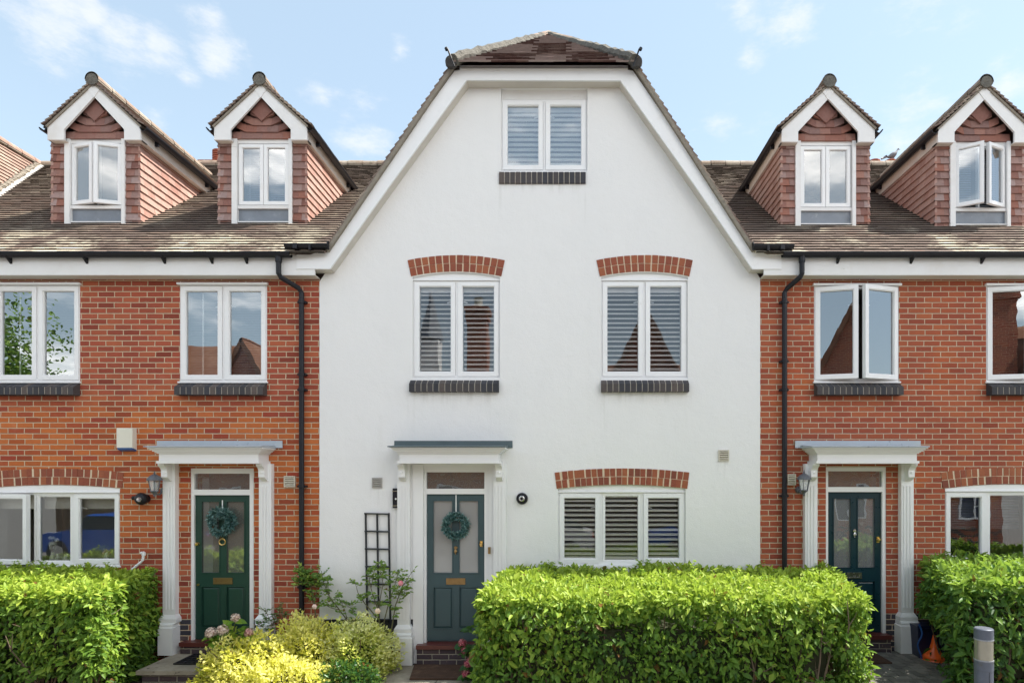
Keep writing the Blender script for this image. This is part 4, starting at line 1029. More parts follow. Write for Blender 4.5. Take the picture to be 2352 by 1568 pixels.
# right
porch(right, 1969, .17, 'navyg', 'leadP', 0, 0)
dR, dRx, dRy, dRz = door(right, 1900, 2023.4, 1129.6, 1451, (1897 - 10, 2036, 1072, 1453), 1081.6, 1117.9, 'navyg', 'paleg', .05, 'dark teal half glazed door', 1, 'chrome', 'small', (1262 - 30, 'urn'))
# steps at the doors
def step(parent, x0, x1, zt, floor):
    mb = MB(); mb.box(x0, x1, -.13, .08, zt - .055, zt - .002); q = mb.build('doorstep', M['redtile'], parent)
    mb = MB(); mb.box(x0 + .005, x1 - .005, -.105, .08, floor - .1, zt - .056); mb.build('step_bricks', M['brickD'], q)
step(left, ax(424), ax(588), dLz, .145); step(mid, ax(960.5), ax(1135), dMz - .02, 0); step(right, ax(1888), ax(2038), dRz, .17)

# --- windows
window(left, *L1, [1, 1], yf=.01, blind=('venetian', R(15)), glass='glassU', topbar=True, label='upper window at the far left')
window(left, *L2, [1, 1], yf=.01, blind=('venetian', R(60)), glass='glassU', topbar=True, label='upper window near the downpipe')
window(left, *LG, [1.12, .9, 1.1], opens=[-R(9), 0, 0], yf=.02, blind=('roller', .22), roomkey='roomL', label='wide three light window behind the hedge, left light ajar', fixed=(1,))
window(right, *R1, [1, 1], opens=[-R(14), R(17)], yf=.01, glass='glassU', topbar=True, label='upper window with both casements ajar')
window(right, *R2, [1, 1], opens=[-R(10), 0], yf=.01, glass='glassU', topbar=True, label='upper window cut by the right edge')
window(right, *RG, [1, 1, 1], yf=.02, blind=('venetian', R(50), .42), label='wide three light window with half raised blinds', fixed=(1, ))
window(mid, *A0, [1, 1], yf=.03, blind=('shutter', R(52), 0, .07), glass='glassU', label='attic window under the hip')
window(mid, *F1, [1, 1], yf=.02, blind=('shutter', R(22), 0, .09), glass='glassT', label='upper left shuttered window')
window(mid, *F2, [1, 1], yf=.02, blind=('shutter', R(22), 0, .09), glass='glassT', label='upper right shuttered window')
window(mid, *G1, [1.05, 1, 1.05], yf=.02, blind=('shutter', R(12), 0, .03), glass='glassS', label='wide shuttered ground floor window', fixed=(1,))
# arched head boards and brick arches
def head(parent, w_, rise, y, e):
    mb = MB(); arc = circ_arc(w_[0] + .003, w_[1] - .003, w_[3] + e + .001, rise - .003, 14)
    mb.prism([(w_[0] + .003, w_[3] + .001)] + arc + [(w_[1] - .003, w_[3] + .001)], y, y + .06)
    mb.box(w_[0], w_[1], y - .018, y + .05, w_[3] - .001, w_[3] + .012); mb.build('head_board', M['white'], parent)
head(mid, F1, .064, .012, .040); head(mid, F2, .064, .012, .040); head(mid, G1, .056, .012, .046); head(left, LG, .048, .008, .06); head(right, RG, .060, .008, .04)
brick_arch(mid, F1[0] - .02, F1[1] + .02, az(636), .066, .225, 14, YW - .004); brick_arch(mid, F2[0] - .02, F2[1] + .02, az(636), .066, .225, 14, YW - .004)
brick_arch(mid, G1[0] - .02, G1[1] + .02, az(1122), .056, .225, 22, YW - .004)
brick_arch(left, LG[0] - .03, LG[1] + .03, az(1121), .050, .22, 22, -.002); brick_arch(right, RG[0] - .03, RG[1] + .03, az(1121), .060, .22, 22, -.002)
for w_, par in ((L1, left), (L2, left), (R1, right), (R2, right)): brick_sill(par, w_[0] - .0, w_[1] + .0, az(877.5), az(889.5, -.1), az(905.5, -.1), .115, 15)
brick_sill(mid, F1[0] - .03, F1[1] - .01, az(868.5), az(881.5, -.1), az(898, -.1), .09, 15); brick_sill(mid, F2[0] - .005, F2[1] + .005, az(868.5), az(881.5, -.1), az(898, -.1), .09, 15)
brick_sill(mid, ax(1147), ax(1345), az(396.5), az(397, -.03), az(421, -.03), .04, 16)

# --- vents (parts of the houses)
def vent(parent, dx0, dx1, dy0, dy1, key):
    x0, x1, z1, z0 = ax(dx0), ax(dx1), az(dy0), az(dy1); mb = MB(); ring(mb, x0, x1, -.038, .0, z0, z1, .014, .014, .014, .014, 0)
    mb.box(x0 + .014, x1 - .014, -.022, -.019, z0 + .014, z1 - .014, 1)
    for i in range(4): mb.obox(((x0 + x1) / 2, -.03, z0 + .03 + i * (z1 - z0 - .06) / 3), (1, 0, 0), (0, 1, -.7), (0, .7, 1), (x1 - x0) / 2 - .014, .009, .006, 0)
    mb.build('air_vent', [M[key], M['mortarD']], parent)
M['ventc'] = pm('cream vent plastic', (.55, .51, .42), .6, var=.1); M['ventg'] = pm('grey vent plastic', (.36, .34, .31), .6, var=.1)
vent(mid, 856, 879, 1096.5, 1120, 'ventg'); vent(mid, 1649, 1673, 1033, 1058.5, 'ventc'); vent(left, 654.5, 680, 1092.5, 1118, 'ventc'); vent(right, 1807, 1826, 1088, 1113.5, 'ventc')
# overflow pipe
mb = MB(); mb.tube([(ax(330), .01, az(1268)), (ax(330), -.05, az(1268)), (ax(330, -.06), -.06, az(1271)), (ax(328, -.06), -.06, az(1284)), (ax(322, -.06), -.06, az(1290)), (ax(303, -.06), -.06, az(1306)), (ax(296, -.06), -.06, az(1312))], .017, 8)
mb.lathe([(.024, -.02), (.024, .02)], (ax(330, -.06), -.06, az(1270)), 'z', 10); mb.build('overflow_pipe', M['white'], left)

# ------------------------------------------------------------------ wall fittings
M['iron'] = pm('grey lantern iron', (.10, .105, .12), .45, var=.3, scale=20)
M['lglass'] = glass_mat('lantern glass', .12, body=(.7, .7, .7), bodyf=.35)
def lantern(dx, dyc, lab):
    x = ax(dx); y = -.20; zc = az(dyc, y); t = thing('wall_lantern', lab, 'lantern', (x, 0, zc), 'wall lanterns beside the brick house doors')
    b = MB(); b.lathe([(.004, .17), (.006, .15), (.014, .14), (.01, .128), (.03, .118), (.06, .10), (.082, .072), (.094, .05), (.094, .042), (.08, .04)], (x, y, zc), 'z', 12); b.build('cap', M['iron'], t)
    b = MB()
    for i in range(6):
        a_ = i * math.pi / 3; b.tube([(x + math.cos(a_) * .075, y + math.sin(a_) * .075, zc + .042), (x + math.cos(a_) * .048, y + math.sin(a_) * .048, zc - .10)], .005, 5)
    b.lathe([(.05, -.095), (.052, -.105), (.03, -.125), (.012, -.15), (.016, -.16), (.004, -.18)], (x, y, zc), 'z', 12); b.build('cage', M['iron'], t)
    g = MB(); g.lathe([(.070, .04), (.045, -.095)], (x, y, zc), 'z', 6); g.build('glass', M['lglass'], t)
    b = MB(); b.lathe([(.012, .02), (.022, .0), (.02, -.05), (.01, -.07)], (x, y, zc), 'z', 10); b.build('bulb', M['slat'], t)
    b = MB(); b.tube([(x, y, zc - .11), (x, -.16, zc - .145), (x, -.10, zc - .15), (x, -.05, zc - .12), (x, -.02, zc - .10)], .012, 7); b.lathe([(.0, -.04), (.035, -.035), (.045, -.015), (.05, -.001)], (x, 0, zc - .10), 'y', 12); b.build('wall_bracket', M['iron'], t)
lantern(377, 1110, 'grey coach lantern on the wall left of the green door')
lantern(1834, 1108, 'grey coach lantern between the right downpipe and the dark teal door')
# black security camera on left house
x, y, z = ax(336), -.10, az(1145, -.1); t = thing('security_camera', 'black dome security camera on brick wall below the left lantern', 'camera', (x, 0, z))
b = MB(); b.ball((x, y, z), .085, .07, .085, 16, 10, m=0); b.build('body', M['black'], t, smooth=True)
b = MB(); b.tube([(x - .03, -.06, z + .01), (x - .14, -.07, z + .01)], .028, 10); b.lathe([(.06, -.04), (.06, 0)], (x, -.0, z), 'y', 14); b.build('mount', M['black'], t)
b = MB(); b.lathe([(.0, -.012), (.028, -.010), (.034, 0)], (x + .012, y - .062, z - .008), 'y', 14); b.build('lens', M['chrome'], t)
x, z = ax(1199.7), az(1144); t = thing('security_camera', 'round black security camera on the white wall right of the teal door', 'camera', (x, 0, z))
b = MB(); b.lathe([(.078, -.0), (.080, -.03), (.072, -.045), (.045, -.05), (.04, -.085), (.036, -.10), (.0, -.101)], (x, YW, z), 'y', 20); b.build('body', M['black'], t)
b = MB(); b.lathe([(.036, .0), (.038, -.004), (.030, -.008), (.028, -.002)], (x, YW - .101, z), 'y', 18); b.build('lens_ring', M['chrome'], t)
b = MB(); b.lathe([(.022, 0), (.015, -.006), (0, -.008)], (x, YW - .1015, z), 'y', 14); b.build('lens', M['black'], t)
# up-down light on white wall
x0, x1, z1, z0 = ax(905.5), ax(923.5), az(1121, -.08), az(1166, -.08); t = thing('wall_light', 'black box wall light with steel bands left of the teal door', 'light', ((x0 + x1) / 2, 0, z0))
b = MB(); b.box(x0 + .004, x1 - .004, -.075, -.02, z0, z1); b.build('body', M['black'], t)
b = MB(); b.box(x0, x1, -.082, -.0, z0 + .045, z1 - .045); b.box(x0, x1, -.082, 0, z1 - .03, z1 - .0) ; b.box(x0, x1, -.082, 0, z0, z0 + .02)
b.build('cover', M['black'], t)
b = MB(); b.box(x0 - .003, x1 + .003, -.084, -.01, z1 - .044, z1 - .032); b.box(x0 - .003, x1 + .003, -.084, -.01, z0 + .024, z0 + .038); b.build('steel_band', M['chrome'], t)
b = MB(); b.lathe([(.013, 0), (.010, -.008), (0, -.010)], ((x0 + x1) / 2 - .01, -.082, (z0 + z1) / 2 - .01), 'y', 12); b.build('sensor', M['slat'], t)
# alarm box
x0, x1, z1, z0 = ax(278), ax(314), az(983.5), az(1036); t = thing('alarm_box', 'cream burglar alarm box with blue strip on the left brick wall', 'alarm box', ((x0 + x1) / 2, 0, z0))
M['cream'] = pm('cream plastic', (.68, .65, .55), .5, var=.06, scale=4); M['blue'] = pm('blue plastic', (.03, .10, .32), .4)
b = MB(); b.prism_x([(-.0, z0 + .02), (-.085, z0 + .045), (-.085, z1 - .012), (-.075, z1), (0, z1)], x0, x1); b.build('cover', M['cream'], t)
b = MB(); b.prism_x([(-.0, z0), (-.07, z0 + .018), (-.0855, z0 + .05), (-.0, z0 + .02)], x0 + .004, x1 - .004); b.build('strobe', M['blue'], t)
# doorbell on white frame + small lock plate
t = MB(); t.box(ax(1121, -.04), ax(1126.5, -.04), -.06, -.02, az(1270), az(1255)); t.lathe([(0, -.008), (.01, -.006), (.012, 0)], (ax(1123.7, -.04), -.06, az(1260)), 'y', 8)
tag(t.build('doorbell', M['brassO'], loc=(ax(1124), -.04, az(1262))), 'small brass bell push on the frame right of the teal door', 'doorbell')
t = MB(); t.box(ax(1893, -.05), ax(1898, -.05), -.075, -.03, az(1307), az(1283)); t.lathe([(0, -.006), (.008, -.004), (.01, 0)], (ax(1895.5, -.05), -.075, az(1295)), 'y', 8)
tag(t.build('doorbell', M['cream'], loc=(ax(1895), -.04, az(1290))), 'small cream doorbell on the frame left of the dark teal door', 'doorbell')
# junction box at lower right
x, z = ax(2109, -.05), az(1446, -.05); t = thing('junction_box', 'small grey outdoor junction box on plinth beside right porch base', 'electrical box', (x, 0, z))
M['gplastic'] = pm('grey plastic', (.27, .28, .30), .5)
b = MB(); b.box(x - .06, x + .06, -.10, 0, z - .055, z + .06); b.build('box', M['gplastic'], t); b = MB(); b.box(x - .064, x + .064, -.108, -.1001, z - .058, z + .063); b.build('lid', M['gplastic'], t)
b = MB(); b.tube([(x, -.05, z - .05), (x + .01, -.06, z - .2), (x + .06, -.1, z - .28)], .009, 6); b.build('cable', M['black'], t)

# trellis
M['blackm'] = pm('black painted trellis', (.018, .020, .024), .4)
x0, x1 = ax(840, -.03), ax(893, -.03); zt, zb = az(1179, -.03), .55
b = MB(); lean = .026
def tx(x, z): return x + (zt - z) / (zt - zb) * lean
for i, xx in enumerate((x0, (x0 + x1) / 2, x1)): b.tube([(xx, -.035 - .004 * (i == 1), zt + .01), (tx(xx, zb), -.045, zb)], .014, 6)
n = 9
for i in range(n):
    z = zt - i * .2405
    if z < zb: break
    b.tube([(tx(x0, z) - .012, -.05, z + .004), (tx(x1, z) + .012, -.05, z - .004)], .012, 6)
tag(b.build('trellis', M['blackm'], loc=((x0 + x1) / 2, -.04, zb)), 'narrow black metal trellis leaning on the white wall above the roses', 'trellis')

# ------------------------------------------------------------------ foliage tools
def leafmesh(name, P, Dr, Nn, ln, wd, young, mat, parent=None, loc=None, fold=.25, curl=.2):
    """P base points, Dr direction, Nn blade normal, arrays"""
    n = len(P); Dr = Dr / (np.linalg.norm(Dr, axis=1, keepdims=True) + 1e-9)
    Nn = Nn - (Nn * Dr).sum(1, keepdims=True) * Dr; Nn = Nn / (np.linalg.norm(Nn, axis=1, keepdims=True) + 1e-9)
    S = np.cross(Dr, Nn); ln = np.broadcast_to(ln, n)[:, None]; wd = np.broadcast_to(wd, n)[:, None]
    b = P; l1 = P + Dr * ln * .33 + S * wd * .5 + Nn * wd * fold; r1 = P + Dr * ln * .33 - S * wd * .5 + Nn * wd * fold
    l2 = P + Dr * ln * .68 + S * wd * .38 + Nn * (wd * fold * .6 - ln * curl * .3); r2 = P + Dr * ln * .68 - S * wd * .38 + Nn * (wd * fold * .6 - ln * curl * .3)
    t = P + Dr * ln - Nn * ln * curl; V = np.stack([b, l1, l2, t, r2, r1], 1).reshape(-1, 3)
    o0 = ORG.get(parent.name, Vector((0, 0, 0))) if parent else Vector(loc or (0, 0, 0))
    V = V - np.array(o0)
    me = bpy.data.meshes.new(name); me.vertices.add(6 * n); me.vertices.foreach_set('co', V.astype(np.float32).ravel())
    idx = (np.arange(n)[:, None] * 6 + np.array([0, 3, 2, 1, 0, 5, 4, 3])[None]).ravel()
    me.loops.add(8 * n); me.loops.foreach_set('vertex_index', idx.astype(np.int32))
    me.polygons.add(2 * n); me.polygons.foreach_set('loop_start', (np.arange(2 * n) * 4).astype(np.int32)); me.polygons.foreach_set('loop_total', np.full(2 * n, 4, np.int32))
    me.update(calc_edges=True)
    for nm, arr in (('rnd', np.repeat(rng.random(n), 2)), ('young', np.repeat(young, 2))):
        a = me.attributes.new(nm, 'FLOAT', 'FACE'); a.data.foreach_set('value', arr.astype(np.float32))
    me.materials.append(mat); o = bpy.data.objects.new(name, me); col.objects.link(o)
    if parent: o.parent = parent
    else: o.location = o0
    ORG[o.name] = o0
    return o
def leaf_mat(name, dark, midc, lime, rough=.5, trans=.35, brown=(.16, .07, .02)):
    m = bpy.data.materials.new(name); m.use_nodes = True; t = m.node_tree; t.nodes.clear()
    o = N(t, 'ShaderNodeOutputMaterial'); b = N(t, 'ShaderNodeBsdfPrincipled'); tr = N(t, 'ShaderNodeBsdfTranslucent'); mx = N(t, 'ShaderNodeMixShader')
    y = attr(t, 'young'); r = attr(t, 'rnd')
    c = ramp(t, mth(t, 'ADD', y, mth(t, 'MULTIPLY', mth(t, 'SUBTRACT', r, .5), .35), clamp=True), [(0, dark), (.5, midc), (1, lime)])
    c = mixc(t, mth(t, 'GREATER_THAN', mth(t, 'FRACT', mth(t, 'MULTIPLY', r, 53.7)), .985), c, brown)
    L(t, c, b.inputs['Base Color']); b.inputs['Roughness'].default_value = rough; b.inputs['Specular IOR Level'].default_value = .28
    L(t, mixc(t, .35, c, (.5, .75, .08)), tr.inputs[0])
    mx.inputs[0].default_value = trans; L(t, b.outputs[0], mx.inputs[1]); L(t, tr.outputs[0], mx.inputs[2]); L(t, mx.outputs[0], o.inputs[0])
    return m
M['hedgeA'] = leaf_mat('laurel hedge leaf', (.035, .09, .016), (.15, .275, .035), (.37, .47, .06))
M['hedgeB'] = leaf_mat('dark hedge leaf', (.020, .065, .018), (.085, .19, .035), (.25, .37, .06))
M['gold'] = leaf_mat('golden privet leaf', (.20, .34, .04), (.80, .74, .09), (.95, .88, .34), rough=.5, trans=.45)
M['vari'] = leaf_mat('variegated leaf', (.12, .26, .05), (.72, .72, .16), (.95, .92, .50), rough=.5, trans=.45)
M['rose'] = leaf_mat('rose leaf', (.035, .10, .03), (.12, .24, .05), (.30, .40, .08), rough=.45)
M['hyd'] = leaf_mat('hydrangea leaf', (.05, .14, .02), (.16, .30, .03), (.35, .42, .05), rough=.45)
M['dgreen'] = leaf_mat('dark shrub leaf', (.012, .04, .015), (.03, .10, .03), (.08, .2, .05), rough=.3)
M['wreath'] = leaf_mat('wreath needle', (.02, .06, .06), (.08, .20, .20), (.30, .46, .44), rough=.5, trans=.1)
M['bark'] = pm('twig bark', (.14, .10, .065), .85, var=.4, scale=30)
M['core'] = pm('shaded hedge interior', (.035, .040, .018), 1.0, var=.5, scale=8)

def hull_pts(plan, z0, z1, n, layers, rough=.05, seed=0, top_share=None, round_=.12, bulge=None):
    """random points on the top and sides of a prism with the given plan polygon (x,y) list, CCW"""
    g = np.random.default_rng(seed); plan = np.array(plan); m = len(plan)
    E = np.roll(plan, -1, 0) - plan; Lh = np.linalg.norm(E, axis=1); area_s = Lh * (z1 - z0)
    x, y = plan[:, 0], plan[:, 1]; A = abs(np.dot(x, np.roll(y, -1)) - np.dot(y, np.roll(x, -1))) / 2
    tot = area_s.sum() + A; P = []; Nr = []
    for i in range(m):
        k = int(n * area_s[i] / tot); u = g.random(k)[:, None]; v = g.random(k)
        p = plan[i] + E[i] * u; P.append(np.column_stack([p, z0 + v * (z1 - z0)])); nn = np.array([E[i][1], -E[i][0]]) / Lh[i]
        Nr.append(np.tile([nn[0], nn[1], 0.], (k, 1)))
    k = int(n * A / tot); mn, mxx = plan.min(0), plan.max(0); q = g.random((k * 6, 2)) * (mxx - mn) + mn
    ins = np.ones(len(q), bool)
    for i in range(m):
        ins &= (E[i][0] * (q[:, 1] - plan[i][1]) - E[i][1] * (q[:, 0] - plan[i][0])) > 0
    q = q[ins][:k]; P.append(np.column_stack([q, np.full(len(q), z1)])); Nr.append(np.tile([0, 0, 1.], (len(q), 1)))
    P = np.concatenate(P); Nr = np.concatenate(Nr)
    # round the edges by pulling towards the centre near the rim
    c = plan.mean(0)
    dt = np.clip(1 - (z1 - P[:, 2]) / round_, 0, 1); side = Nr[:, 2] < .5
    for i in range(m):
        nn = np.array([E[i][1], -E[i][0]]) / Lh[i]; dist = -((P[:, :2] - plan[i]) @ nn)
        near = np.clip(1 - dist / round_, 0, 1)
        topm = ~side
        P[topm, 2] -= (near[topm] ** 2) * round_ * .45
        Nr[topm, :2] += nn[None] * near[topm][:, None] ** 2 * .8
        # push in at top rim of sides
        on = side & (dist < 1e-3); P[on, :2] -= nn[None] * (dt[on][:, None] ** 2) * round_ * .45; Nr[on, 2] += dt[on] ** 2 * .8
    # lumpy surface
    def lump(p): return (np.sin(p[:, 0] * 5.1 + 1.3 + seed) * np.sin(p[:, 1] * 4.3 + 2 * seed) + np.sin(p[:, 2] * 7.7 + p[:, 0] * 2.9) + .7 * np.sin(p[:, 0] * 13.1 + p[:, 2] * 9.1) + .6 * np.sin(p[:, 1] * 15 + p[:, 0] * 8.3)) / 3
    Nr /= np.linalg.norm(Nr, axis=1, keepdims=True)
    P = P + Nr * (lump(P) * rough)[:, None]
    return P, Nr

def hedge(label, plan, z0, z1, n, mat, seed, size=(.062, .028), youngf=None, holes=(), rough=.05, core_in=.16, group=None, deep=.14, name='hedge'):
    cpt = np.mean(plan, 0); t = thing(name, label, 'hedge', (cpt[0], cpt[1], 0), group)
    P, Nr = hull_pts(plan, z0, z1, n, 1, rough, seed); g = np.random.default_rng(seed + 5)
    k = len(P); dep = g.random(k) ** 1.6 * deep; P = P - Nr * dep[:, None]
    keep = np.ones(k, bool)
    for (hx, hy, hz, hr) in holes:
        dd = np.linalg.norm((P - np.array([hx, hy, hz])) / np.array(hr), axis=1); keep &= (dd > 1) | (g.random(k) < .03)
    # random thin patches
    lowp = np.sin(P[:, 0] * 3.7 + seed) * np.sin(P[:, 2] * 6.1 + P[:, 0]) + np.sin(P[:, 0] * 9.3 + 4 * P[:, 2])
    keep &= ~((lowp > 1.0) & (g.random(k) < .5) & (P[:, 2] < z1 - .15))
    P, Nr, dep = P[keep], Nr[keep], dep[keep]; k = len(P)
    rd = g.normal(size=(k, 3)); up = np.clip(Nr[:, 2:3], 0, 1)
    Dr = Nr * .55 + rd * .62 + np.array([0, 0, -.45]) * (1 - up) + np.array([0, 0, .35]) * up
    Bn = Nr * .8 + g.normal(size=(k, 3)) * .45 + np.array([0, 0, .55])
    yg = youngf(P, Nr, g) if youngf else np.full(k, .5)
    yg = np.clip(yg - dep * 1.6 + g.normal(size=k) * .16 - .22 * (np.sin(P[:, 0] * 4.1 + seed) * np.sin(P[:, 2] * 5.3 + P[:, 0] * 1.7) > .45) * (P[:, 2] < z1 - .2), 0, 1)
    sz_ = np.clip(g.lognormal(0, .33, k), .45, 1.7); ln = size[0] * sz_; wd = size[1] * sz_ * (.75 + .5 * g.random(k))
    tops = np.where((Nr[:, 2] > .6) & (dep < .05))[0]; ns = int(len(tops) ** .5 * 2.2); EP = [P]; ED = [Dr]; EB = [Bn]; EY = [yg]; EL = [ln]; EW = [wd]
    for i in g.choice(tops, ns):
        hh = g.uniform(.03, .13); kk = int(8 + hh * 60); zz = g.random(kk); q = P[i] + np.column_stack([g.normal(size=kk) * .02, g.normal(size=kk) * .02, zz * hh])
        a = g.random(kk) * 6.28; EP.append(q); ED.append(np.column_stack([np.cos(a), np.sin(a), .2 + .6 * g.random(kk)])); EB.append(np.column_stack([g.normal(size=kk) * .3, g.normal(size=kk) * .3, np.ones(kk)])); EY.append(np.full(kk, g.uniform(.6, .95))); EL.append(size[0] * (.5 + .5 * g.random(kk))); EW.append(size[1] * (.5 + .5 * g.random(kk)))
    P, Dr, Bn, yg, ln, wd = (np.concatenate(q) for q in (EP, ED, EB, EY, EL, EW))
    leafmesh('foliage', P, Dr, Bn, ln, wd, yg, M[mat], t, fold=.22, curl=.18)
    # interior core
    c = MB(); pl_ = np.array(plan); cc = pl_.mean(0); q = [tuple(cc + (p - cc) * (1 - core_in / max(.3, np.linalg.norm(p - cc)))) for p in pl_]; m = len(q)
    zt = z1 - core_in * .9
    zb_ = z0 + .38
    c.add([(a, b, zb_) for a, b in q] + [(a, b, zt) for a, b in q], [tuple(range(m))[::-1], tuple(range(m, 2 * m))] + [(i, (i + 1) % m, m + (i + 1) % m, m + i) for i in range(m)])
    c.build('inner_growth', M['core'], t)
    # branches
    b = MB(); nb = int(26 * (np.ptp(pl_[:, 0]) + 1))
    for i in range(nb):
        e_ = g.integers(0, m); u = g.random(); p = pl_[e_] + (pl_[(e_ + 1) % m] - pl_[e_]) * u; p = cc + (p - cc) * (1 - g.uniform(.16, .45) / max(.5, np.linalg.norm(p - cc)))
        x, y = p; z = z0; pts = [(x, y, z)]; dx_, dy_ = g.normal(size=2) * .12
        hgt = g.uniform(.6, .98) * (z1 - z0)
        for s_ in range(5): z += hgt / 5; x += dx_ * .12 + g.normal() * .03; y += dy_ * .10 + g.normal() * .03; pts.append((x, y, z))
        b.tube(pts, [.014, .012, .010, .008, .006, .004], 5, caps=False)
        for _ in range(3):
            j = g.integers(1, 5); q0 = Vector(pts[j]); dv = Vector(g.normal(size=3)); dv.z = abs(dv.z); dv.normalize(); b.tube([q0, q0 + dv * .12, q0 + dv * .22 + Vector((0, 0, .05))], [.006, .004, .002], 4, caps=False)
    b.build('branches', M['bark'], t)
    return t

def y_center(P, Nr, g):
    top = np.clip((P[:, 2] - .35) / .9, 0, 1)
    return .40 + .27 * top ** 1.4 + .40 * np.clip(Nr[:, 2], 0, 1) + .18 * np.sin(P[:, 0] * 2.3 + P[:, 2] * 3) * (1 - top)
def hp(dx, dy, z=None, y=None):
    """point on horizontal plane z seen at photo px -> x,y"""
    k = (z - CZ) / (1095 - dy); yy = k * D * PXM - D; return ((dx - 1300) * k, yy)
zt = 1.31
pc = [hp(1090, 1372, zt), hp(2000, 1372, zt), hp(1905, 1303, zt), hp(1180, 1300, zt)]
print('centre hedge plan', pc)
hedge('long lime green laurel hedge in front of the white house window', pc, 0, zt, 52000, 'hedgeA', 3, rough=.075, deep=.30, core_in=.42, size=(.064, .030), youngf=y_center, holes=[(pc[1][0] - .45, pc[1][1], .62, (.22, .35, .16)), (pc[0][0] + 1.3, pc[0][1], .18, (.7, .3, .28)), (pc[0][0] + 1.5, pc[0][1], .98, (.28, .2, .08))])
pl_ = [hp(-260, 1358, 1.3), hp(215, 1358, 1.3), hp(362, 1306, 1.3), hp(-150, 1300, 1.3)]
print('left hedge plan', pl_)
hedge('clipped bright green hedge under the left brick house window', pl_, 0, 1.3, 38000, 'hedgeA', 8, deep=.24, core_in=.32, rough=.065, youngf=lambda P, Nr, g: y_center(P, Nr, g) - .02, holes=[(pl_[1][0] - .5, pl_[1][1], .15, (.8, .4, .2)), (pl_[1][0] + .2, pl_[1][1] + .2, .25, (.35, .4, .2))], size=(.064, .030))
pr = [hp(2205, 1335, 1.45), hp(2700, 1335, 1.45), hp(2600, 1282, 1.45), hp(2115, 1282, 1.45)]
print('right hedge plan', pr)
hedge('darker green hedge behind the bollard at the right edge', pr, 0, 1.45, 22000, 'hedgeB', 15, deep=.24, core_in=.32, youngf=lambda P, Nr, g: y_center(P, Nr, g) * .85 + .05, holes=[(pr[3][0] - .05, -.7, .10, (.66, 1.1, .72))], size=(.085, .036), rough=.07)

def mound(name, label, cat, c, rad, n, mat, seed, size, yf=None, stems=True, curl=.15):
    g = np.random.default_rng(seed); c = np.array(c); rad = np.array(rad); t = thing(name, label, cat, (c[0], c[1], 0))
    u = g.normal(size=(n, 3)); u /= np.linalg.norm(u, axis=1, keepdims=True); u[:, 2] = np.abs(u[:, 2]) * 1.0 - .15 * (g.random(n) < .4)
    rr = 1 - g.random(n) ** 2 * .45; lump = 1 + .13 * np.sin(u[:, 0] * 7 + seed) * np.sin(u[:, 1] * 6) + .10 * np.sin(u[:, 2] * 11 + u[:, 0] * 9 + seed) + .05 * np.sin(u[:, 0] * 23 + u[:, 1] * 19)
    P = c + u * rad * (rr * lump)[:, None]; ok = P[:, 2] > .03; P, u, rr = P[ok], u[ok], rr[ok]; k = len(P)
    Dr = u * .8 + g.normal(size=(k, 3)) * .5 + np.array([0, 0, .25]); Bn = u * .4 + g.normal(size=(k, 3)) * .5 + np.array([0, 0, .8])
    yg = (yf(P, u, g) if yf else .5 + .35 * u[:, 2]) - (1 - rr) * .8 + g.normal(size=k) * .14
    leafmesh('foliage', P, Dr, Bn, size[0] * (.6 + .8 * g.random(k)), size[1] * (.6 + .8 * g.random(k)), np.clip(yg, 0, 1), M[mat], t, curl=curl)
    b = MB()
    for i in range(26):
        a = g.random() * 6.28; e_ = c + np.array([math.cos(a) * rad[0] * g.uniform(.2, .8), math.sin(a) * rad[1] * g.uniform(.2, .8), rad[2] * g.uniform(.3, .75)]); o_ = (c[0] + (e_[0] - c[0]) * .3, c[1] + (e_[1] - c[1]) * .3, 0)
        b.tube([o_, ((o_[0] + e_[0]) / 2, (o_[1] + e_[1]) / 2, e_[2] * .5), tuple(e_)], [.012, .009, .004], 5, caps=False)
    b.build('stems', M['bark'], t)
    c_ = MB(); c_.ball(c + np.array([0, 0, 0]), rad[0] * .62, rad[1] * .62, rad[2] * .62, 14, 9, jit=.1); c_.build('inner_growth', M['core'], t)
    return t
def P3(dx, dy, y): x, z = at(dx, dy, y); return (x, y, z)
# golden shrub, front-left; variegated shrub; dark shrub
c = P3(590, 1540, -.75); mound('golden_shrub', 'bright yellow privet shrub spilling over the left doorstep', 'shrub', (c[0], -.78, .05), (.68, .52, .50), 7000, 'gold', 21, (.048, .027), lambda P, u, g: .68 + .25 * u[:, 2] + .22 * np.sin(P[:, 0] * 6) * np.sin(P[:, 2] * 9))
c = P3(700, 1500, -.6); mound('golden_shrub', 'tall yellow green privet clump below the left downpipe', 'shrub', (c[0], -.55, .08), (.50, .40, .66), 6000, 'gold', 24, (.046, .027), lambda P, u, g: .72 + .22 * u[:, 2] + .28 * np.sin(P[:, 0] * 8) * np.sin(P[:, 2] * 7))
c = P3(835, 1500, -.6); mound('variegated_shrub', 'cream and green variegated shrub under the trellis', 'shrub', (c[0] - .10, -.50, .05), (.50, .42, .64), 7500, 'vari', 27, (.044, .027), lambda P, u, g: .66 + .2 * u[:, 2] + .33 * np.sin(P[:, 0] * 7 + 1) * np.sin(P[:, 2] * 8 + 2))
c = P3(780, 1568, -.95); mound('low_shrub', 'dark glossy green low shrub in front of the variegated one', 'shrub', (c[0] + .1, -1.0, .0), (.42, .28, .30), 2600, 'dgreen', 31, (.045, .026), lambda P, u, g: .4 + .3 * u[:, 2])
c = P3(662, 1560, -1.0); mound('golden_shrub', 'pale cream yellow shrub at the bottom edge in front', 'shrub', (c[0], -1.12, .0), (.62, .30, .36), 4200, 'gold', 34, (.048, .027), lambda P, u, g: .8 + .2 * u[:, 2])

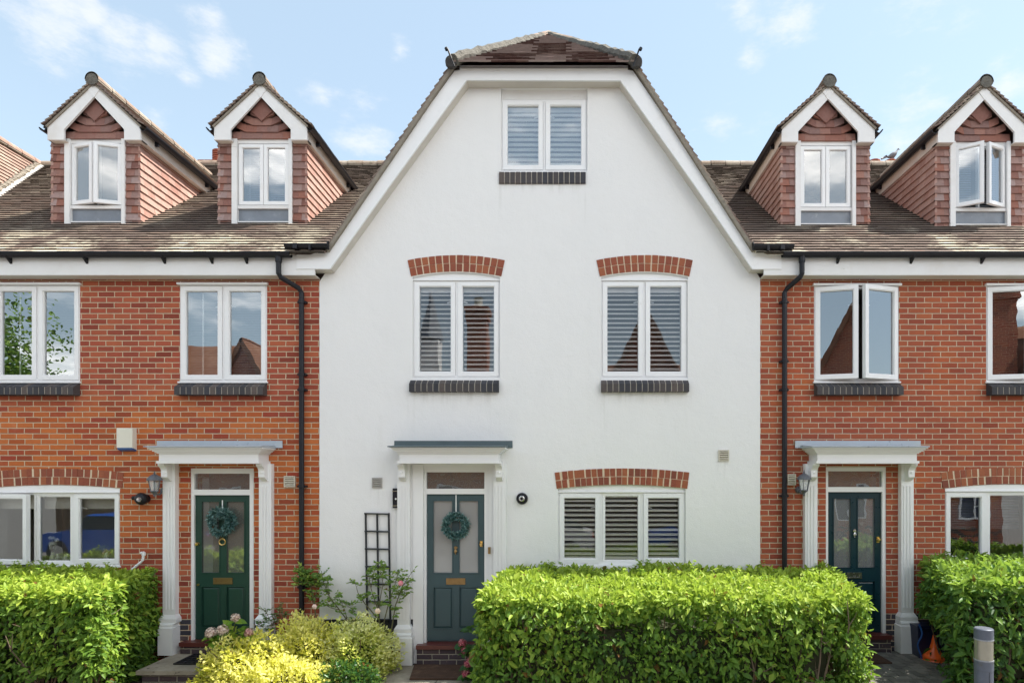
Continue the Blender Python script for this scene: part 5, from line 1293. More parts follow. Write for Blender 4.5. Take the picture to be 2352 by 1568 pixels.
def spray(t, stems, seed, mat='rose', lsz=(.045, .027), density=34, spread=.11, ygm=.5):
    """stems: list of polylines; leaflets around upper part"""
    g = np.random.default_rng(seed); b = MB(); Ps = []; Ds = []
    for pts, r0 in stems:
        pts = [Vector(p) for p in pts]; n = len(pts); b.tube(pts, [r0 * (1 - .7 * i / (n - 1)) for i in range(n)], 6, caps=False)
        tot = sum((pts[i + 1] - pts[i]).length for i in range(n - 1))
        for _ in range(int(tot * density)):
            f = g.uniform(.28, 1.0) ** .8 * (n - 1); i = min(int(f), n - 2); p = pts[i].lerp(pts[i + 1], f - i); d = Vector(g.normal(size=3)); d.z = abs(d.z) * .5; d.normalize()
            e_ = p + d * spread * g.uniform(.4, 1.1); b.tube([p, e_], [.0028, .0018], 4, caps=False)
            nl_ = 5
            for q in range(nl_):
                s_ = p.lerp(e_, .45 + .55 * q / (nl_ - 1)); sd = d.cross(Vector((0, 0, 1))).normalized() * (1 if q % 2 else -1) if q < nl_ - 1 else d
                Ps.append(s_); Ds.append((sd + d * .5 + Vector(g.normal(size=3)) * .2))
    b.build('stems', M['bark'] if mat != 'rose' else M['stem'], t)
    P = np.array([tuple(p) for p in Ps]); Dd = np.array([tuple(p) for p in Ds]); k = len(P)
    leafmesh('foliage', P, Dd, g.normal(size=(k, 3)) * .5 + np.array([0, -.5, .8]), lsz[0] * (.6 + .7 * g.random(k)), lsz[1] * (.7 + .5 * g.random(k)), np.clip(ygm + g.normal(size=k) * .25, 0, 1), M[mat], t)
M['stem'] = pm('green brown rose stem', (.13, .12, .055), .6, var=.4, scale=25)
def petal_mat(name, a, b_):
    m, t, b, o = newmat(name); L(t, mixc(t, attr(t), a, b_), b.inputs['Base Color']); b.inputs['Roughness'].default_value = .6; return m
M['pink'] = petal_mat('rose pink petal', (.70, .14, .20), (.85, .40, .42)); M['palep'] = petal_mat('pale pink petal', (.75, .50, .45), (.85, .68, .58)); M['peach'] = petal_mat('peach petal', (.78, .52, .36), (.85, .70, .52))
M['hydb'] = petal_mat('beige hydrangea floret', (.52, .36, .29), (.84, .72, .60)); M['hydp'] = petal_mat('crimson hydrangea floret', (.40, .05, .09), (.62, .24, .24)); M['hydm'] = petal_mat('dusty pink hydrangea floret', (.52, .24, .24), (.70, .48, .36))
def rosehead(t, c, r, key):
    b = MB(); c = Vector(c)
    for ly in range(4):
        n = 6; rr = r * (1 - ly * .2)
        for i in range(n):
            a = 2 * math.pi * i / n + ly * .5; d = Vector((math.cos(a), -.55 + .1 * ly, math.sin(a))).normalized(); p = c + d * rr * .55 + Vector((0, -ly * r * .15, 0))
            u = d.cross(Vector((0, 1, 0))).normalized(); v = d.cross(u)
            b.ball(p, rr * .42, rr * .22, rr * .42, 7, 5, r=random.random())
    b.build('flower', M[key], t, smooth=True)
# roses
def P3l(l): return [P3(*q) for q in l]
t = thing('rose_bush', 'leggy rose bush with a deep pink bloom in front of the trellis', 'rose bush', (ax(888), -.25, 0))
spray(t, [(P3l([(878, 1530, -.3), (875, 1455, -.28), (868, 1400, -.26), (852, 1350, -.25), (845, 1310, -.25)]), .011), (P3l([(875, 1455, -.28), (890, 1395, -.3), (905, 1350, -.3), (915, 1310, -.3)]), .009),
          (P3l([(888, 1530, -.3), (900, 1440, -.3), (908, 1390, -.3), (925, 1345, -.32), (940, 1322, -.32)]), .011), (P3l([(868, 1400, -.26), (880, 1340, -.24), (872, 1300, -.24)]), .007),
          (P3l([(908, 1390, -.3), (918, 1360, -.3), (946, 1350, -.3)]), .006), (P3l([(868, 1420, -.28), (838, 1385, -.25), (822, 1360, -.22), (815, 1335, -.22)]), .009), (P3l([(852, 1350, -.25), (860, 1310, -.2), (890, 1290, -.22)]), .005)], 41, density=24, lsz=(.050, .032), ygm=.7)
rosehead(t, P3(921, 1338, -.36), .042, 'pink'); rosehead(t, P3(868, 1402, -.40), .045, 'peach')
t = thing('rose_bush', 'straggly rose with fine stems at the corner of the white wall', 'rose bush', (ax(770), -.25, 0))
spray(t, [(P3l([(835, 1500, -.3), (810, 1440, -.28), (780, 1400, -.26), (757, 1370, -.25), (742, 1335, -.25), (738, 1310, -.25)]), .010), (P3l([(800, 1430, -.3), (790, 1395, -.3), (775, 1365, -.3)]), .006),
          (P3l([(780, 1400, -.26), (760, 1395, -.26), (740, 1385, -.26)]), .006), (P3l([(830, 1470, -.3), (822, 1430, -.3), (812, 1400, -.3), (790, 1385, -.28)]), .006), (P3l([(757, 1370, -.25), (752, 1335, -.25), (760, 1318, -.25)]), .004)], 43, density=30, lsz=(.044, .028), ygm=.6)
t = thing('rose_bush', 'tall leafy rose climbing over the left downpipe', 'rose bush', (ax(705), -.2, 0))
spray(t, [(P3l([(735, 1520, -.3), (728, 1440, -.25), (722, 1385, -.2), (712, 1340, -.18), (700, 1318, -.18), (690, 1312, -.18)]), .011), (P3l([(722, 1385, -.2), (728, 1350, -.2), (722, 1325, -.2)]), .007), (P3l([(712, 1340, -.18), (695, 1335, -.2), (684, 1345, -.2)]), .006)], 47, density=62, lsz=(.050, .031), ygm=.65)
rosehead(t, P3(723, 1392, -.3), .040, 'palep')
t = thing('rose_bush', 'small dark leaved spray against the right pilaster of the green door', 'rose bush', (ax(625), -.3, 0))
spray(t, [(P3l([(640, 1520, -.4), (630, 1460, -.35), (622, 1425, -.33), (608, 1400, -.32)]), .007), (P3l([(632, 1470, -.35), (648, 1420, -.33), (650, 1395, -.3)]), .006), (P3l([(628, 1470, -.35), (605, 1440, -.33), (592, 1432, -.33)]), .005)], 49, mat='dgreen', density=44, lsz=(.035, .018), ygm=.7)

# hydrangeas
def hydrangea(label, base, heads, leaves, seed, key='hyd', lsz=(.12, .085)):
    t = thing('hydrangea', label, 'hydrangea', base); g = np.random.default_rng(seed); Ps = []; Ds = []
    b = MB(); bl = Vector(base)
    for (c, r, mk) in heads:
        c = Vector(c); b.tube([bl, (bl + c) / 2 + Vector((0, 0, .05)), c], [.010, .008, .005], 6, caps=False)
        h = MB()
        for i in range(95):
            u = g.normal(size=3); u /= np.linalg.norm(u); p = c + Vector(u) * r * g.uniform(.78, 1.02); nn = Vector(u); s_ = nn.cross(Vector(g.normal(size=3))).normalized(); v = nn.cross(s_); w_ = r * .21
            for q in range(4):
                a = q * math.pi / 2; d = s_ * math.cos(a) + v * math.sin(a); e2 = s_ * -math.sin(a) + v * math.cos(a)
                h.add([p, p + d * w_ * .7 + e2 * w_ * .5 + nn * .003, p + d * w_ * 1.15 + nn * .006, p + d * w_ * .7 - e2 * w_ * .5 + nn * .003], [(0, 1, 2, 3)], 0, g.random())
        h.ball(c, r * .7, r=.0); h.build('flower_head', M[mk], t)
        for q in range(5): a = q * 1.26 + g.random(); Ps.append(c - Vector((0, 0, r * .7))); Ds.append((math.cos(a), math.sin(a) * .8 - .2, -.15))
    b.build('stems', M['stem'], t)
    for (c, n_, rad) in leaves:
        for i in range(n_): u = g.normal(size=3); u[2] = abs(u[2]) * .4; u /= np.linalg.norm(u); Ps.append(Vector(c) + Vector(u) * rad * g.uniform(.1, .8)); Ds.append(tuple(u + np.array([0, -.2, 0])))
    P = np.array([tuple(p) for p in Ps]); Dd = np.array([tuple(p) for p in Ds]); k = len(P)
    leafmesh('foliage', P, Dd, g.normal(size=(k, 3)) * .3 + np.array([0, -.4, 1.]), lsz[0] * (.7 + .5 * g.random(k)), lsz[1] * (.7 + .5 * g.random(k)), np.clip(.55 + g.normal(size=k) * .25, 0, 1), M[key], t, fold=.12, curl=.25)
    return t
hydrangea('hydrangea with faded beige heads at the foot of the green door', P3(530, 1520, -.45)[:2] + (.05,), [(P3(485, 1453, -.66), .070, 'hydb'), (P3(511, 1446, -.66), .072, 'hydb'), (P3(541, 1418, -.6), .055, 'hydb'), (P3(572, 1452, -.66), .056, 'hydm')],
          [(P3(505, 1478, -.62), 30, .14), (P3(545, 1455, -.58), 34, .16), (P3(570, 1480, -.55), 24, .14)], 61)
hydrangea('hydrangea with crimson heads tucked against the left end of the centre hedge', (ax(1100, -.6), -.6, .02), [(P3(1062, 1476, -.55), .052, 'hydp'), (P3(1068, 1492, -.58), .050, 'hydp'), (P3(1076, 1522, -.75), .058, 'hydp'), (P3(1070, 1546, -.8), .052, 'hydp'), (P3(1098, 1530, -.7), .045, 'hydb')],
          [(P3(1088, 1450, -.6), 16, .13), (P3(1100, 1490, -.65), 22, .15), (P3(1095, 1530, -.6), 12, .13)], 63, key='dgreen')

# wreaths
def wreath(cx, cy, cz, label, seed, rout=.21, hangz=None, loose=0):
    g = np.random.default_rng(seed); t = thing('wreath', label, 'wreath', (cx, cy, cz)); n = 1500
    a = g.random(n) * 2 * math.pi; rm = rout * .66; b_ = g.random(n) * 2 * math.pi; rr = .035
    ring_ = np.column_stack([np.cos(a), np.zeros(n), np.sin(a)]); cc = np.array([cx, cy - .035, cz]) + ring_ * rm
    off = ring_ * np.cos(b_)[:, None] + np.array([0, -1, 0]) * np.abs(np.sin(b_))[:, None]; tg = np.column_stack([-np.sin(a), np.zeros(n), np.cos(a)])
    P = cc + off * rr * g.random((n, 1)); Dr = off * 1.0 + tg * .5 * g.normal(size=(n, 1)) + g.normal(size=(n, 3)) * .35; Dr[:, 1] = np.minimum(Dr[:, 1], .1)
    lw = 1 + loose * (.5 + .5 * np.sin(a + .6)); P = P + ring_ * (loose * .025 * np.sin(3 * a + 1))[:, None]
    leafmesh('foliage', P, Dr, g.normal(size=(n, 3)) + np.array([0, -.8, .4]), lw * .042 * (.6 + .8 * g.random(n)), .012 * (.7 + .8 * g.random(n)), np.clip(.55 + g.normal(size=n) * .3, 0, 1), M['wreath'], t)
    b = MB(); pts = [(cx + math.cos(q) * rm, cy - .02, cz + math.sin(q) * rm) for q in np.linspace(0, 2 * math.pi, 25)]; b.tube(pts, .016, 6, caps=False); b.build('hoop', M['dkstem'], t)
    if hangz: b = MB(); b.box(cx - .006, cx + .006, cy - .014, cy - .009, cz + rm, hangz); b.build('ribbon', M['slat'], t)
M['dkstem'] = pm('wreath hoop', (.02, .05, .05), .9)
wreath(ax(511, .03), .05 - .01, az(1198, .03), 'green needle wreath hanging on the bottle green door', 71, hangz=az(1148, .03), loose=.7)
wreath(ax(1047.5, .03), .05 - .01, az(1207, .03), 'blue green needle wreath hanging on the slate teal door', 73, hangz=az(1136, .03))

# ------------------------------------------------------------------ ground
def sheet(name, poly, z, mat, th=None):
    b = MB()
    if th: 
        n = len(poly); b.add([(x, y, z - th) for x, y in poly] + [(x, y, z) for x, y in poly], [tuple(range(n, 2 * n))] + [(i, (i + 1) % n, n + (i + 1) % n, n + i) for i in range(n)])
    else: b.add([(x, y, z) for x, y in poly], [tuple(range(len(poly)))])
    return struct(b.build(name, mat))
M['soil'] = pm('garden soil', (.045, .032, .022), .95, var=.5, scale=8, bmp=.03, bscale=18)
M['asphalt'] = pm('pale worn road surface', (.17, .165, .155), .9, var=.2, scale=30, bmp=.004)
def slab_mat():
    m, t, b, o = newmat('york stone slabs'); p = pos(t); n = noise(t, p, 3.5, 7, .65)
    c = ramp(t, n, [(0, (.14, .12, .095)), (.45, (.30, .26, .20)), (.6, (.38, .33, .26)), (1, (.46, .42, .36))])
    c = mixc(t, smooth(t, noise(t, p, 9, 6, .7), .6, .72), c, (.07, .06, .045))
    L(t, c, b.inputs['Base Color']); b.inputs['Roughness'].default_value = .85; bump(t, b, noise(t, p, 25, 6, .65), .008); return m
M['slab'] = slab_mat()
def paver_mat():
    m, t, b, o = newmat('grey paving block'); p = pos(t)
    c = ramp(t, attr(t), [(0, (.15, .14, .125)), (.5, (.21, .20, .175)), (1, (.28, .26, .225))])
    c = mixc(t, mth(t, 'MULTIPLY', noise(t, p, 22, 6, .7), .6), c, (.07, .065, .05)); c = mixc(t, smooth(t, noise(t, p, 30, 2), .73, .76), c, (.5, .5, .5))
    L(t, c, b.inputs['Base Color']); b.inputs['Roughness'].default_value = .8; bump(t, b, noise(t, p, 60, 4), .003); return m
M['paver'] = paver_mat()
sheet('ground', [(-400, -400), (400, -400), (400, 400), (-400, 400)], -.12, M['asphalt'])
sheet('soil_bed', [(XL0, -2.7), (XR1, -2.7), (XR1, .05), (XL0, .05)], -.02, M['soil'])
sheet('road', [(-40, -12.6), (40, -12.6), (40, -2.72), (-40, -2.72)], -.10, M['asphalt'])
# white house path: individual slabs
b = MB(); xs0 = ax(925, -.1); xr = -.85
ys = [-.10, -.42, -.95, -1.5, -2.1, -2.7]
for i in range(len(ys) - 1):
    xa = -2.40 - .0 * i; cuts = [(-2.42, -1.95, -1.25, -.85), (-2.42, -1.62, -.85), (-2.42, -2.0, -1.1, -.85), (-2.42, -1.5, -.85), (-2.42, -1.9, -.85)][i]
    for p_, q_ in zip(cuts[:-1], cuts[1:]):
        h = random.uniform(-.003, .003); b.box(p_ + .005, q_ - .005, ys[i + 1] + .005, ys[i] - .005, -.05, .0 + h)
o = b.build('garden_path', M['slab']); struct(o)
b = MB(); b.box(-2.42, -.85, -2.7, -.1, -.045, -.008); struct(b.build('path_bed', M['soil']))
# left landing
b = MB(); lx0, lx1 = ax(312, -.85), ax(600, -.85)
lx0 = at(312, 0, -.83)[0]
b.box(lx0, -3.9, -.83, -.0, .095, .145); ld = b.build('landing', M['slab'], left)
b = MB(); b.box(lx0 + .05, -3.92, -.79, -.002, -.2, .094); b.build('landing_bricks', M['brickD'], ld)
# right path herringbone
b = MB(); bw, bl_ = .1, .2; zr = .17
xa, xb = ax(1880), ax(2100)
px0, px1, py0, py1 = 3.25, at(2100, 0, 0)[0] + .03, -2.6, -.01
def inside(x, y): return px0 < x < px1 and py0 < y < py1
cs, sn = math.cos(R(0)), math.sin(R(0))
for i in range(-40, 60):
    for j in range(-60, 60):
        # 90 degree herringbone
        ox = i * bw * 2 - 0 + (j * bw); oy = j * bw - i * 0
        # horizontal then vertical blocks
        base_x = 3.2 + j * bw + i * 4 * bw; base_y = -2.7 + j * bw
        for (x0_, y0_, x1_, y1_) in ((base_x, base_y, base_x + bl_, base_y + bw), (base_x + bl_ - 0, base_y - bw * 0, base_x + bl_ + bw, base_y + bl_)):
            cx2, cy2 = (x0_ + x1_) / 2, (y0_ + y1_) / 2
            if inside(cx2, cy2):
                h = random.uniform(-.0015, .0015); b.box(max(x0_, px0) + .003, min(x1_, px1) - .003, max(y0_, py0) + .003, min(y1_, py1) - .003, zr - .05, zr + h)
o = b.build('block_path', M['paver']); struct(o)
b = MB(); b.box(px0, px1, py0, py1, -.1, zr - .008, 0); b.box(px1, px1 + .05, py0, py1, -.1, zr + .004, 0); struct(b.build('path_edging', M['paver']))

# mats
b = MB(); mx0, mx1 = at(445, 0, -.5)[0] - .12, at(560, 0, -.4)[0]
z = .147
b.box(-5.02, -4.30, -.58, -.15, z, z + .006)
for i in range(6): yy = -.58 + i * .086 - .007; b.box(-5.03, -4.29, yy, yy + .02, z + .006, z + .02)
for i in range(8): xx = -5.03 + i * .103; b.box(xx, xx + .018, -.59, -.14, z + .006, z + .021)
M['rubber'] = pm('black rubber mat', (.012, .012, .016), .5)
tag(b.build('door_mat', M['rubber'], loc=(-4.66, -.36, z)), 'black rubber grid mat on the left stone landing', 'door mat')
M['coir'] = pm('brown coir mat', (.075, .038, .022), .95, var=.5, scale=10, bmp=.004, bscale=200, dirt=(.14, .085, .055), dscale=5)
a0 = hp(884 + 0, 1538, .012); 
b = MB(); b.hexa([(hp(948, 1550, .01)[0], -.74, .008), (-1.10, -.74, .008), (-1.10, -.2, .012), (hp(966, 1510, .01)[0], -.17, .012), (hp(948, 1550, .01)[0], -.74, .024), (-1.10, -.74, .024), (-1.10, -.2, .032), (hp(966, 1510, .01)[0], -.17, .032)])
tag(b.build('door_mat', M['coir'], loc=(-1.5, -.45, .01)), 'worn brown coir mat on the stone path below the teal door', 'door mat')
b = MB(); b.box(3.42, 4.16, -.62, -.17, .172, .19)
tag(b.build('door_mat', M['coir'], loc=(3.8, -.4, .172)), 'dark brown mat on the block paving by the right porch', 'door mat')

# bollard
kx = 2.66; yb = -2.62; x, zt_ = at(2259.5, 1441, yb)
t = thing('bollard_light', 'round grey metal bollard light with a glass band before the right hedge', 'bollard', (x, yb, 0)); r = 39 / 2 * (D + yb) / D / PXM
M['bol'] = pm('grey painted metal', (.11, .125, .16), .45, metal=.2, var=.25, scale=14, dirt=(.09, .09, .085), dscale=7, dlo=.56, dhi=.72)
b = MB(); b.lathe([(r * .97, -.1), (r * .97, zt_ - .40), (r * 1.0, zt_ - .395), (r * 1.0, zt_ - .30)], (x, yb, 0), 'z', 32); b.build('post', M['bol'], t)
b = MB(); b.lathe([(r * 1.0, zt_ - .105), (r * 1.0, zt_ - .008), (r * .9, zt_), (0, zt_ + .001)], (x, yb, 0), 'z', 32); b.build('cap', M['bol'], t)
b = MB(); b.lathe([(r * .97, zt_ - .30), (r * .97, zt_ - .105)], (x, yb, 0), 'z', 32); M['bglass'] = pm('frosted amber grey lens', (.36, .34, .28), .2, metal=.5, var=.2, scale=12); b.build('lens', M['bglass'], t)
b = MB(); b.lathe([(r * 1.012, zt_ - .306), (r * 1.02, zt_ - .300), (r * 1.012, zt_ - .294)], (x, yb, 0), 'z', 32); b.build('trim_ring', M['gplastic'], t); b = MB(); b.lathe([(r * 1.012, zt_ - .111), (r * 1.02, zt_ - .105), (r * 1.012, zt_ - .099)], (x, yb, 0), 'z', 32); b.build('trim_ring', M['gplastic'], t)
b = MB(); b.box(x - .002, x + .002, yb - r * .985, yb - r * .95, .0, zt_ - .40); b.build('seam', M['black'], t)
# orange plunger-like object
x, z = at(2146, 1540, -.42); t = thing('orange_cone', 'orange plastic cone with a ribbed bellows base by the right hedge', 'cone', (x, -.42, z))
M['orange'] = pm('orange plastic', (.85, .13, .02), .35, var=.08); r = .155
prof = [(r * .80, .0), (r * .9, .01)]
for i in range(5): prof += [(r * (.92 + .02 * i), .015 + i * .032), (r * (.98 + .01 * i), .028 + i * .032), (r * (.90 + .02 * i), .040 + i * .032)]
b = MB(); b.lathe(prof, (x, -.42, z), 'z', 24); b.build('bellows', M['orange'], t, smooth=False)
b = MB(); b.lathe([(r * .99, .17), (r * .80, .21), (r * .52, .26), (r * .34, .31), (r * .24, .37), (r * .16, .44), (r * .12, .47)], (x, -.42, z), 'z', 24); b.build('cone', M['orange'], t, smooth=True)
# hose tangle + dark crate behind it
M['navy'] = pm('navy plastic', (.010, .016, .05), .4)
x, z = at(2128, 1525, -.25); t = thing('storage_tub', 'dark navy plastic tub in the gap beside the right porch base', 'tub', (x, -.2, .05))
b = MB(); b.prism([(x - .14, .1), (x + .18, .1), (x + .22, .58), (x - .17, .58)], -.34, -.06); b.build('body', M['navy'], t); b = MB(); ring(b, x - .18, x + .23, -.36, -.345, .54, .59, .02, .02, .02, .02); b.build('rim', M['navy'], t)
b = MB(); x, z = at(2113, 1480, -.4); pts = [(x + math.sin(i * .9) * .02, -.40 + math.cos(i * 1.3) * .02, .62 - i * .055) for i in range(9)]; b.tube(pts, .011, 6)
tag(b.build('hose', M['blue'], loc=(x, -.4, .2)), 'short blue hose hanging beside the right porch base', 'hose')

# ------------------------------------------------------------------ things on the left ground-floor window sill
yi = .115; zs_ = LG[2] + .03
b = MB(); b.box(LG[0] + .03, LG[1] - .03, .095, .30, zs_ - .04, zs_ - .002); b.build('window_board', M['slat'], left)
M['china'] = pm('white china', (.75, .74, .70), .3, var=.04)
def flowers(x, z, h, lab, seed, r=.05):
    t = thing('flower_vase', lab, 'vase', (x, yi, z)); b = MB(); b.lathe([(.03, 0), (.045, .03), (.03, .09), (.02, .12), (.028, .14)], (x, yi, z), 'z', 14); b.build('vase', M['china'], t, smooth=True)
    g = np.random.default_rng(seed); b = MB(); f = MB()
    for i in range(9):
        u = g.normal(size=3) * r * .6; e_ = Vector((x + u[0], yi + u[1] * .5, z + h + u[2])); b.tube([(x, yi, z + .12), tuple(e_)], .003, 4, caps=False); f.ball(e_, r * .38, jit=.2, n=7, k=5)
    b.build('stalks', M['stem'], t); f.build('blossom', M['palep'] if seed % 2 else M['china'], t)
flowers(ax(121, yi), zs_, .27, 'vase with one large white bloom inside the left ground floor window', 4, .07)
flowers(ax(245, yi), zs_, .16, 'small white vase of cream flowers at the right end of the left window board', 5, .045)
for i, (dx, s_) in enumerate(((134, .8), (153, 1.0))):
    x = ax(dx, yi); b = MB(); b.lathe([(.03 * s_, 0), (.05 * s_, .03), (.045 * s_, .07), (.026 * s_, .10), (.034 * s_, .125)], (x, yi, zs_), 'z', 14); t = thing('jug', ('small' if i == 0 else 'large') + ' white china jug on the left ground floor window board', 'jug', (x, yi, zs_)); b.build('body', M['china'], t, smooth=True)
    b = MB(); b.tube([(x + .04 * s_, yi, zs_ + .10 * s_), (x + .07 * s_, yi, zs_ + .09 * s_), (x + .07 * s_, yi, zs_ + .05 * s_), (x + .045 * s_, yi, zs_ + .03)], .006, 6); b.build('handle', M['china'], t)
# pot plant in the right ground window
x = ax(2235, .25); t = thing('potted_plant', 'leafy potted plant inside the right ground floor window', 'plant', (x, .25, RG[2]))
b = MB(); b.lathe([(.06, 0), (.09, .14), (.095, .15)], (x, .25, RG[2] + .01), 'z', 14); b.build('pot', M['redtile'], t)
g = np.random.default_rng(5); n = 160; u = g.normal(size=(n, 3)); u[:, 2] = np.abs(u[:, 2]); u /= np.linalg.norm(u, axis=1, keepdims=True)
leafmesh('foliage', np.array([x, .25, RG[2] + .16]) + u * np.array([.42, .08, .16]) * g.random((n, 1)), u, g.normal(size=(n, 3)) + np.array([0, -.4, 1]), .10, .035, np.clip(.5 + g.normal(size=n) * .2, 0, 1), M['dgreen'], t)

# ------------------------------------------------------------------ the street behind the camera (seen only in the glass)
M['tileF'] = tile_mat('opposite roof tile', [(.16, .075, .045), (.24, .11, .065)], (.30, .17, .11), .4)
def opp_house(label, x0, x1, ze, zr, yf, brick, gable=None, chim=None):
    t = thing('opposite_house', label, 'house', ((x0 + x1) / 2, yf, 0)); yb_ = yf - 8; ym = (yf + yb_) / 2
    b = MB(); b.box(x0, x1, yb_, yf, -.1, ze); b.build('wall', M[brick], t)
    b = MB(); b.add([(x0 - .2, yf + .3, ze), (x1 + .2, yf + .3, ze), (x1 - 1.2, ym, zr), (x0 + 1.2, ym, zr), (x0 - .2, yb_ - .3, ze), (x1 + .2, yb_ - .3, ze)], [(0, 3, 2, 1), (4, 5, 2, 3), (0, 4, 3), (1, 2, 5), (0, 1, 5, 4)]); rf = b.build('roof', M['tileF'], t)
    b = MB(); b.box(x0 - .2, x1 + .2, yf + .3, yf + .34, ze - .12, ze + .05); b.build('fascia', M['wood'], t)
    if gable:
        gx, gw, gz = gable; b = MB(); b.prism([(gx - gw, ze - .6), (gx + gw, ze - .6), (gx, gz)], yf - 3, yf + .3); b.build('gable', M[brick], t)
        b = MB()
        for s2 in (-1, 1): d = Vector((s2 * gw, 0, ze - .6 - gz)); b.obox((gx + s2 * gw / 2, yf - 1.3, (gz + ze - .6) / 2 + .1), d, (0, 1, 0), d.cross(Vector((0, 1, 0))), d.length / 2 + .1, 1.8, .08)
        b.build('gable_roof', M['tileF'], t)
    if chim:
        cx2, cw, cz2 = chim; b = MB(); b.box(cx2 - cw, cx2 + cw, yf - 1.5, yf - .5, ze, cz2); b.box(cx2 - cw - .06, cx2 + cw + .06, yf - 1.56, yf - .44, cz2 - .5, cz2 - .3); b.box(cx2 - cw - .1, cx2 + cw + .1, yf - 1.6, yf - .4, cz2 - .15, cz2); c_ = b.build('chimney', M[brick], t)
        b = MB(); b.lathe([(.2, 0), (.22, .1), (.17, .15), (.16, .45), (.2, .5)], (cx2, yf - 1, cz2), 'z', 12); b.build('chimney_pot', M['cream'], c_)
    k = 0
    xx = x0 + 1.0
    while xx + 1.2 < x1:
        for zz in (.9, 3.5):
            w_ = MB(); ring(w_, xx, xx + 1.2, yf + .0, yf + .06, zz, zz + 1.3, .07, .07, .07, .07); w_.box(xx + .56, xx + .64, yf, yf + .06, zz + .07, zz + 1.23); wo = w_.build('window', M['white'], t)
            g_ = MB(); g_.box(xx + .07, xx + 1.13, yf + .005, yf + .02, zz + .07, zz + 1.23); g_.build('pane', M['navy'], wo)
        xx += 2.4
opp_house('opposite brick house with a hipped orange brown roof, behind the camera on the left', -20, -12.2, 5.2, 8.7, -16.5, 'brickR', gable=(-12.9, 1.7, 7.9))
opp_house('opposite brick house with a tall chimney, directly behind the camera', -11, -1.6, 5.0, 7.2, -16.5, 'brickL', chim=(-3.7, .42, 9.6))
opp_house('opposite brick house with a steep front gable, behind the camera on the right', .2, 8.5, 5.0, 7.8, -16.5, 'brickR', gable=(3.2, 2.4, 9.1))
opp_house('opposite brick house behind the camera at far right', 9.5, 17, 5.2, 8.6, -15.5, 'brickL', gable=(12.5, 2.2, 9.2), chim=(10.4, .4, 9.4))
t = thing('church_spire', 'slender grey church spire far behind the camera', 'spire', (-10.6, -40, 0)); b = MB(); b.lathe([(.95, 13.3), (.08, 17), (0, 17.1)], (-10.6, -40, 0), 'z', 8); b.build('spire', M['lead'], t)
b = MB(); b.box(-11.3, -9.9, -40.7, -39.3, 0, 13.2); b.build('tower', M['render'], t)
def tree(label, x, y, h, r, seed, mat='hedgeB'):
    t = thing('street_tree', label, 'tree', (x, y, 0)); g = np.random.default_rng(seed); b = MB(); b.tube([(x, y, 0), (x + .1, y, h * .35), (x - .1, y + .1, h * .7)], [.22, .16, .07], 10)
    for i in range(14): a = g.random() * 6.28; z = h * g.uniform(.3, .6); b.tube([(x, y, z), (x + math.cos(a) * r * .4, y + math.sin(a) * r * .4, z + .8), (x + math.cos(a) * r * .8, y + math.sin(a) * r * .8, z + 1.5)], [.06, .04, .015], 6)
    b.build('trunk', M['bark'], t); n = 9000; cl = g.normal(size=(60, 3)); cl /= np.linalg.norm(cl, axis=1, keepdims=True); cl = np.array([x, y, h * .66]) + cl * np.array([r, r, h * .32]) * g.uniform(.4, 1, (60, 1))
    P = cl[g.integers(0, 60, n)] + g.normal(size=(n, 3)) * r * .16; Dn = g.normal(size=(n, 3)); leafmesh('crown', P, Dn, g.normal(size=(n, 3)) + np.array([0, 0, 1]), .16, .10, np.clip(.5 + g.normal(size=n) * .3, 0, 1), M[mat], t)
tree('broad leafy tree behind the camera on the far left', -21.5, -14, 9.5, 2.6, 91)
tree('small bright tree behind the camera left of centre', -7.2, -13.6, 4.4, 1.3, 93, 'hedgeA')
M['fence'] = pm('weathered fence boards', (.17, .12, .085), .85, var=.35, scale=9)
t = thing('board_fence', 'brown vertical board fence across the road behind the camera', 'fence', (-4, -13.2, 0)); b = MB()
for i in range(190): xx = -18 + i * .145; b.box(xx, xx + .135, -13.25, -13.22 + .01 * (i % 2), 0, 1.85 + random.uniform(-.01, .01))
b.build('boards', M['fence'], t)
M['carB'] = pm('blue car paint', (.02, .10, .42), .2, var=.03); M['carW'] = pm('white car paint', (.75, .75, .76), .2, var=.02); M['cglass'] = pm('dark car glass', (.015, .02, .025), .08, var=.05); M['tailr'] = pm('red tail lamp', (.6, .02, .02), .2)
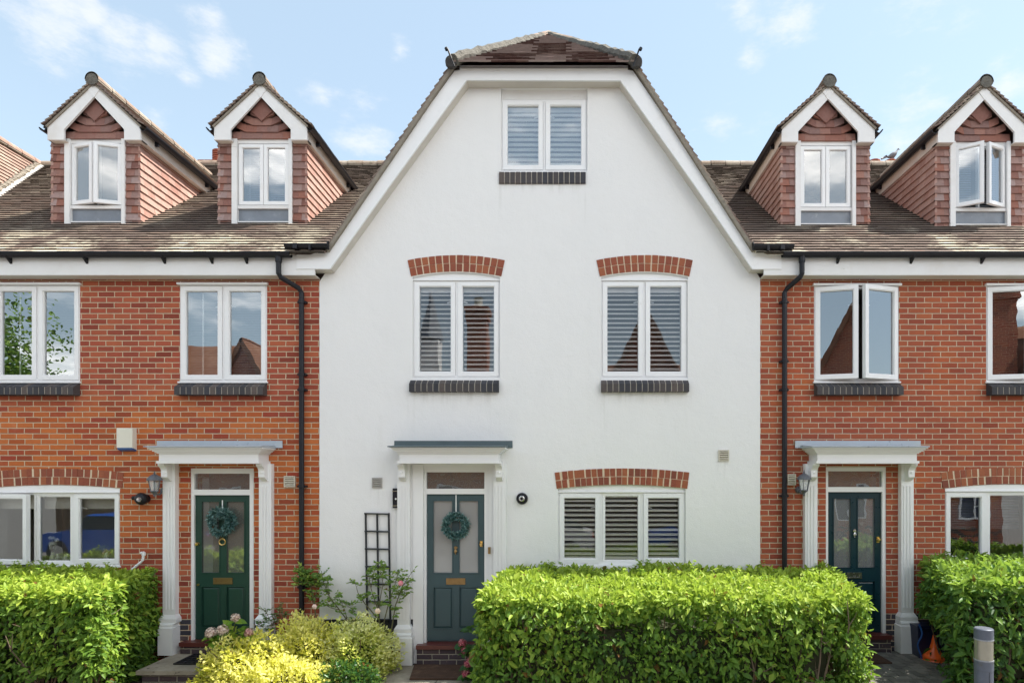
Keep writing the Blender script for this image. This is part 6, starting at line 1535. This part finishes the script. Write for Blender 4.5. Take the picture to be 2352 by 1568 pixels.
def car(label, x, y, key):
    t = thing('parked_car', label, 'car', (x, y, 0)); W2 = .88; b = MB()
    prof = [(-2.1, .3), (-2.12, .62), (-1.95, .82), (-1.0, .95), (1.5, .98), (2.02, .85), (2.08, .5), (2.0, .3)]
    n = len(prof); V = []
    for (yy, ins) in ((-W2, .0), (-W2 * .6, .0), (W2 * .6, .0), (W2, .0)):
        for (a, c_) in prof: V.append((x + a * (1 if abs(yy) < W2 else .985), y + yy, c_ + (.015 if abs(yy) < W2 else 0)))
    F = [(j * n + i, (j + 1) * n + i, (j + 1) * n + (i + 1) % n, j * n + (i + 1) % n) for j in range(3) for i in range(n)] + [tuple(range(n)), tuple(3 * n + i for i in range(n))[::-1]]
    b.add(V, F); b.hexa([(x - .65, y - .62, 1.36), (x + 1.2, y - .62, 1.36), (x + 1.2, y + .62, 1.36), (x - .65, y + .62, 1.36), (x - .5, y - .55, 1.43), (x + 1.05, y - .55, 1.43), (x + 1.05, y + .55, 1.43), (x - .5, y + .55, 1.43)]); b.build('body', M[key], t)
    b = MB(); b.hexa([(x - 1.1, y - .80, .955), (x + 1.75, y - .80, .97), (x + 1.75, y + .80, .97), (x - 1.1, y + .80, .955), (x - .63, y - .61, 1.365), (x + 1.18, y - .61, 1.365), (x + 1.18, y + .61, 1.365), (x - .63, y + .61, 1.365)]); b.build('windows', M['cglass'], t)
    for sx in (-1.3, 1.3):
        for sy in (-.82, .82):
            b = MB(); b.lathe([(.2, -.1), (.31, -.1), (.32, 0), (.31, .1), (.2, .1)], (x + sx, y + sy, .32), 'y', 18); w_ = b.build('wheel', M['rubber'], t); b = MB(); b.lathe([(.19, -.105), (.19, .105)], (x + sx, y + sy, .32), 'y', 12); b.build('rim', M['chrome'], w_)
    for sy in (-.62, .62): b = MB(); b.box(x + 2.0, x + 2.06, y + sy - .18, y + sy + .18, .66, .82); b.build('tail_lamp', M['tailr'], t)
car('blue hatchback parked across the road behind the camera on the left', -14.0, -10.9, 'carB')
car('white hatchback parked directly behind the camera', -1.2, -11.2, 'carW')
car('blue hatchback parked behind the camera on the right', 4.6, -11.0, 'carB')
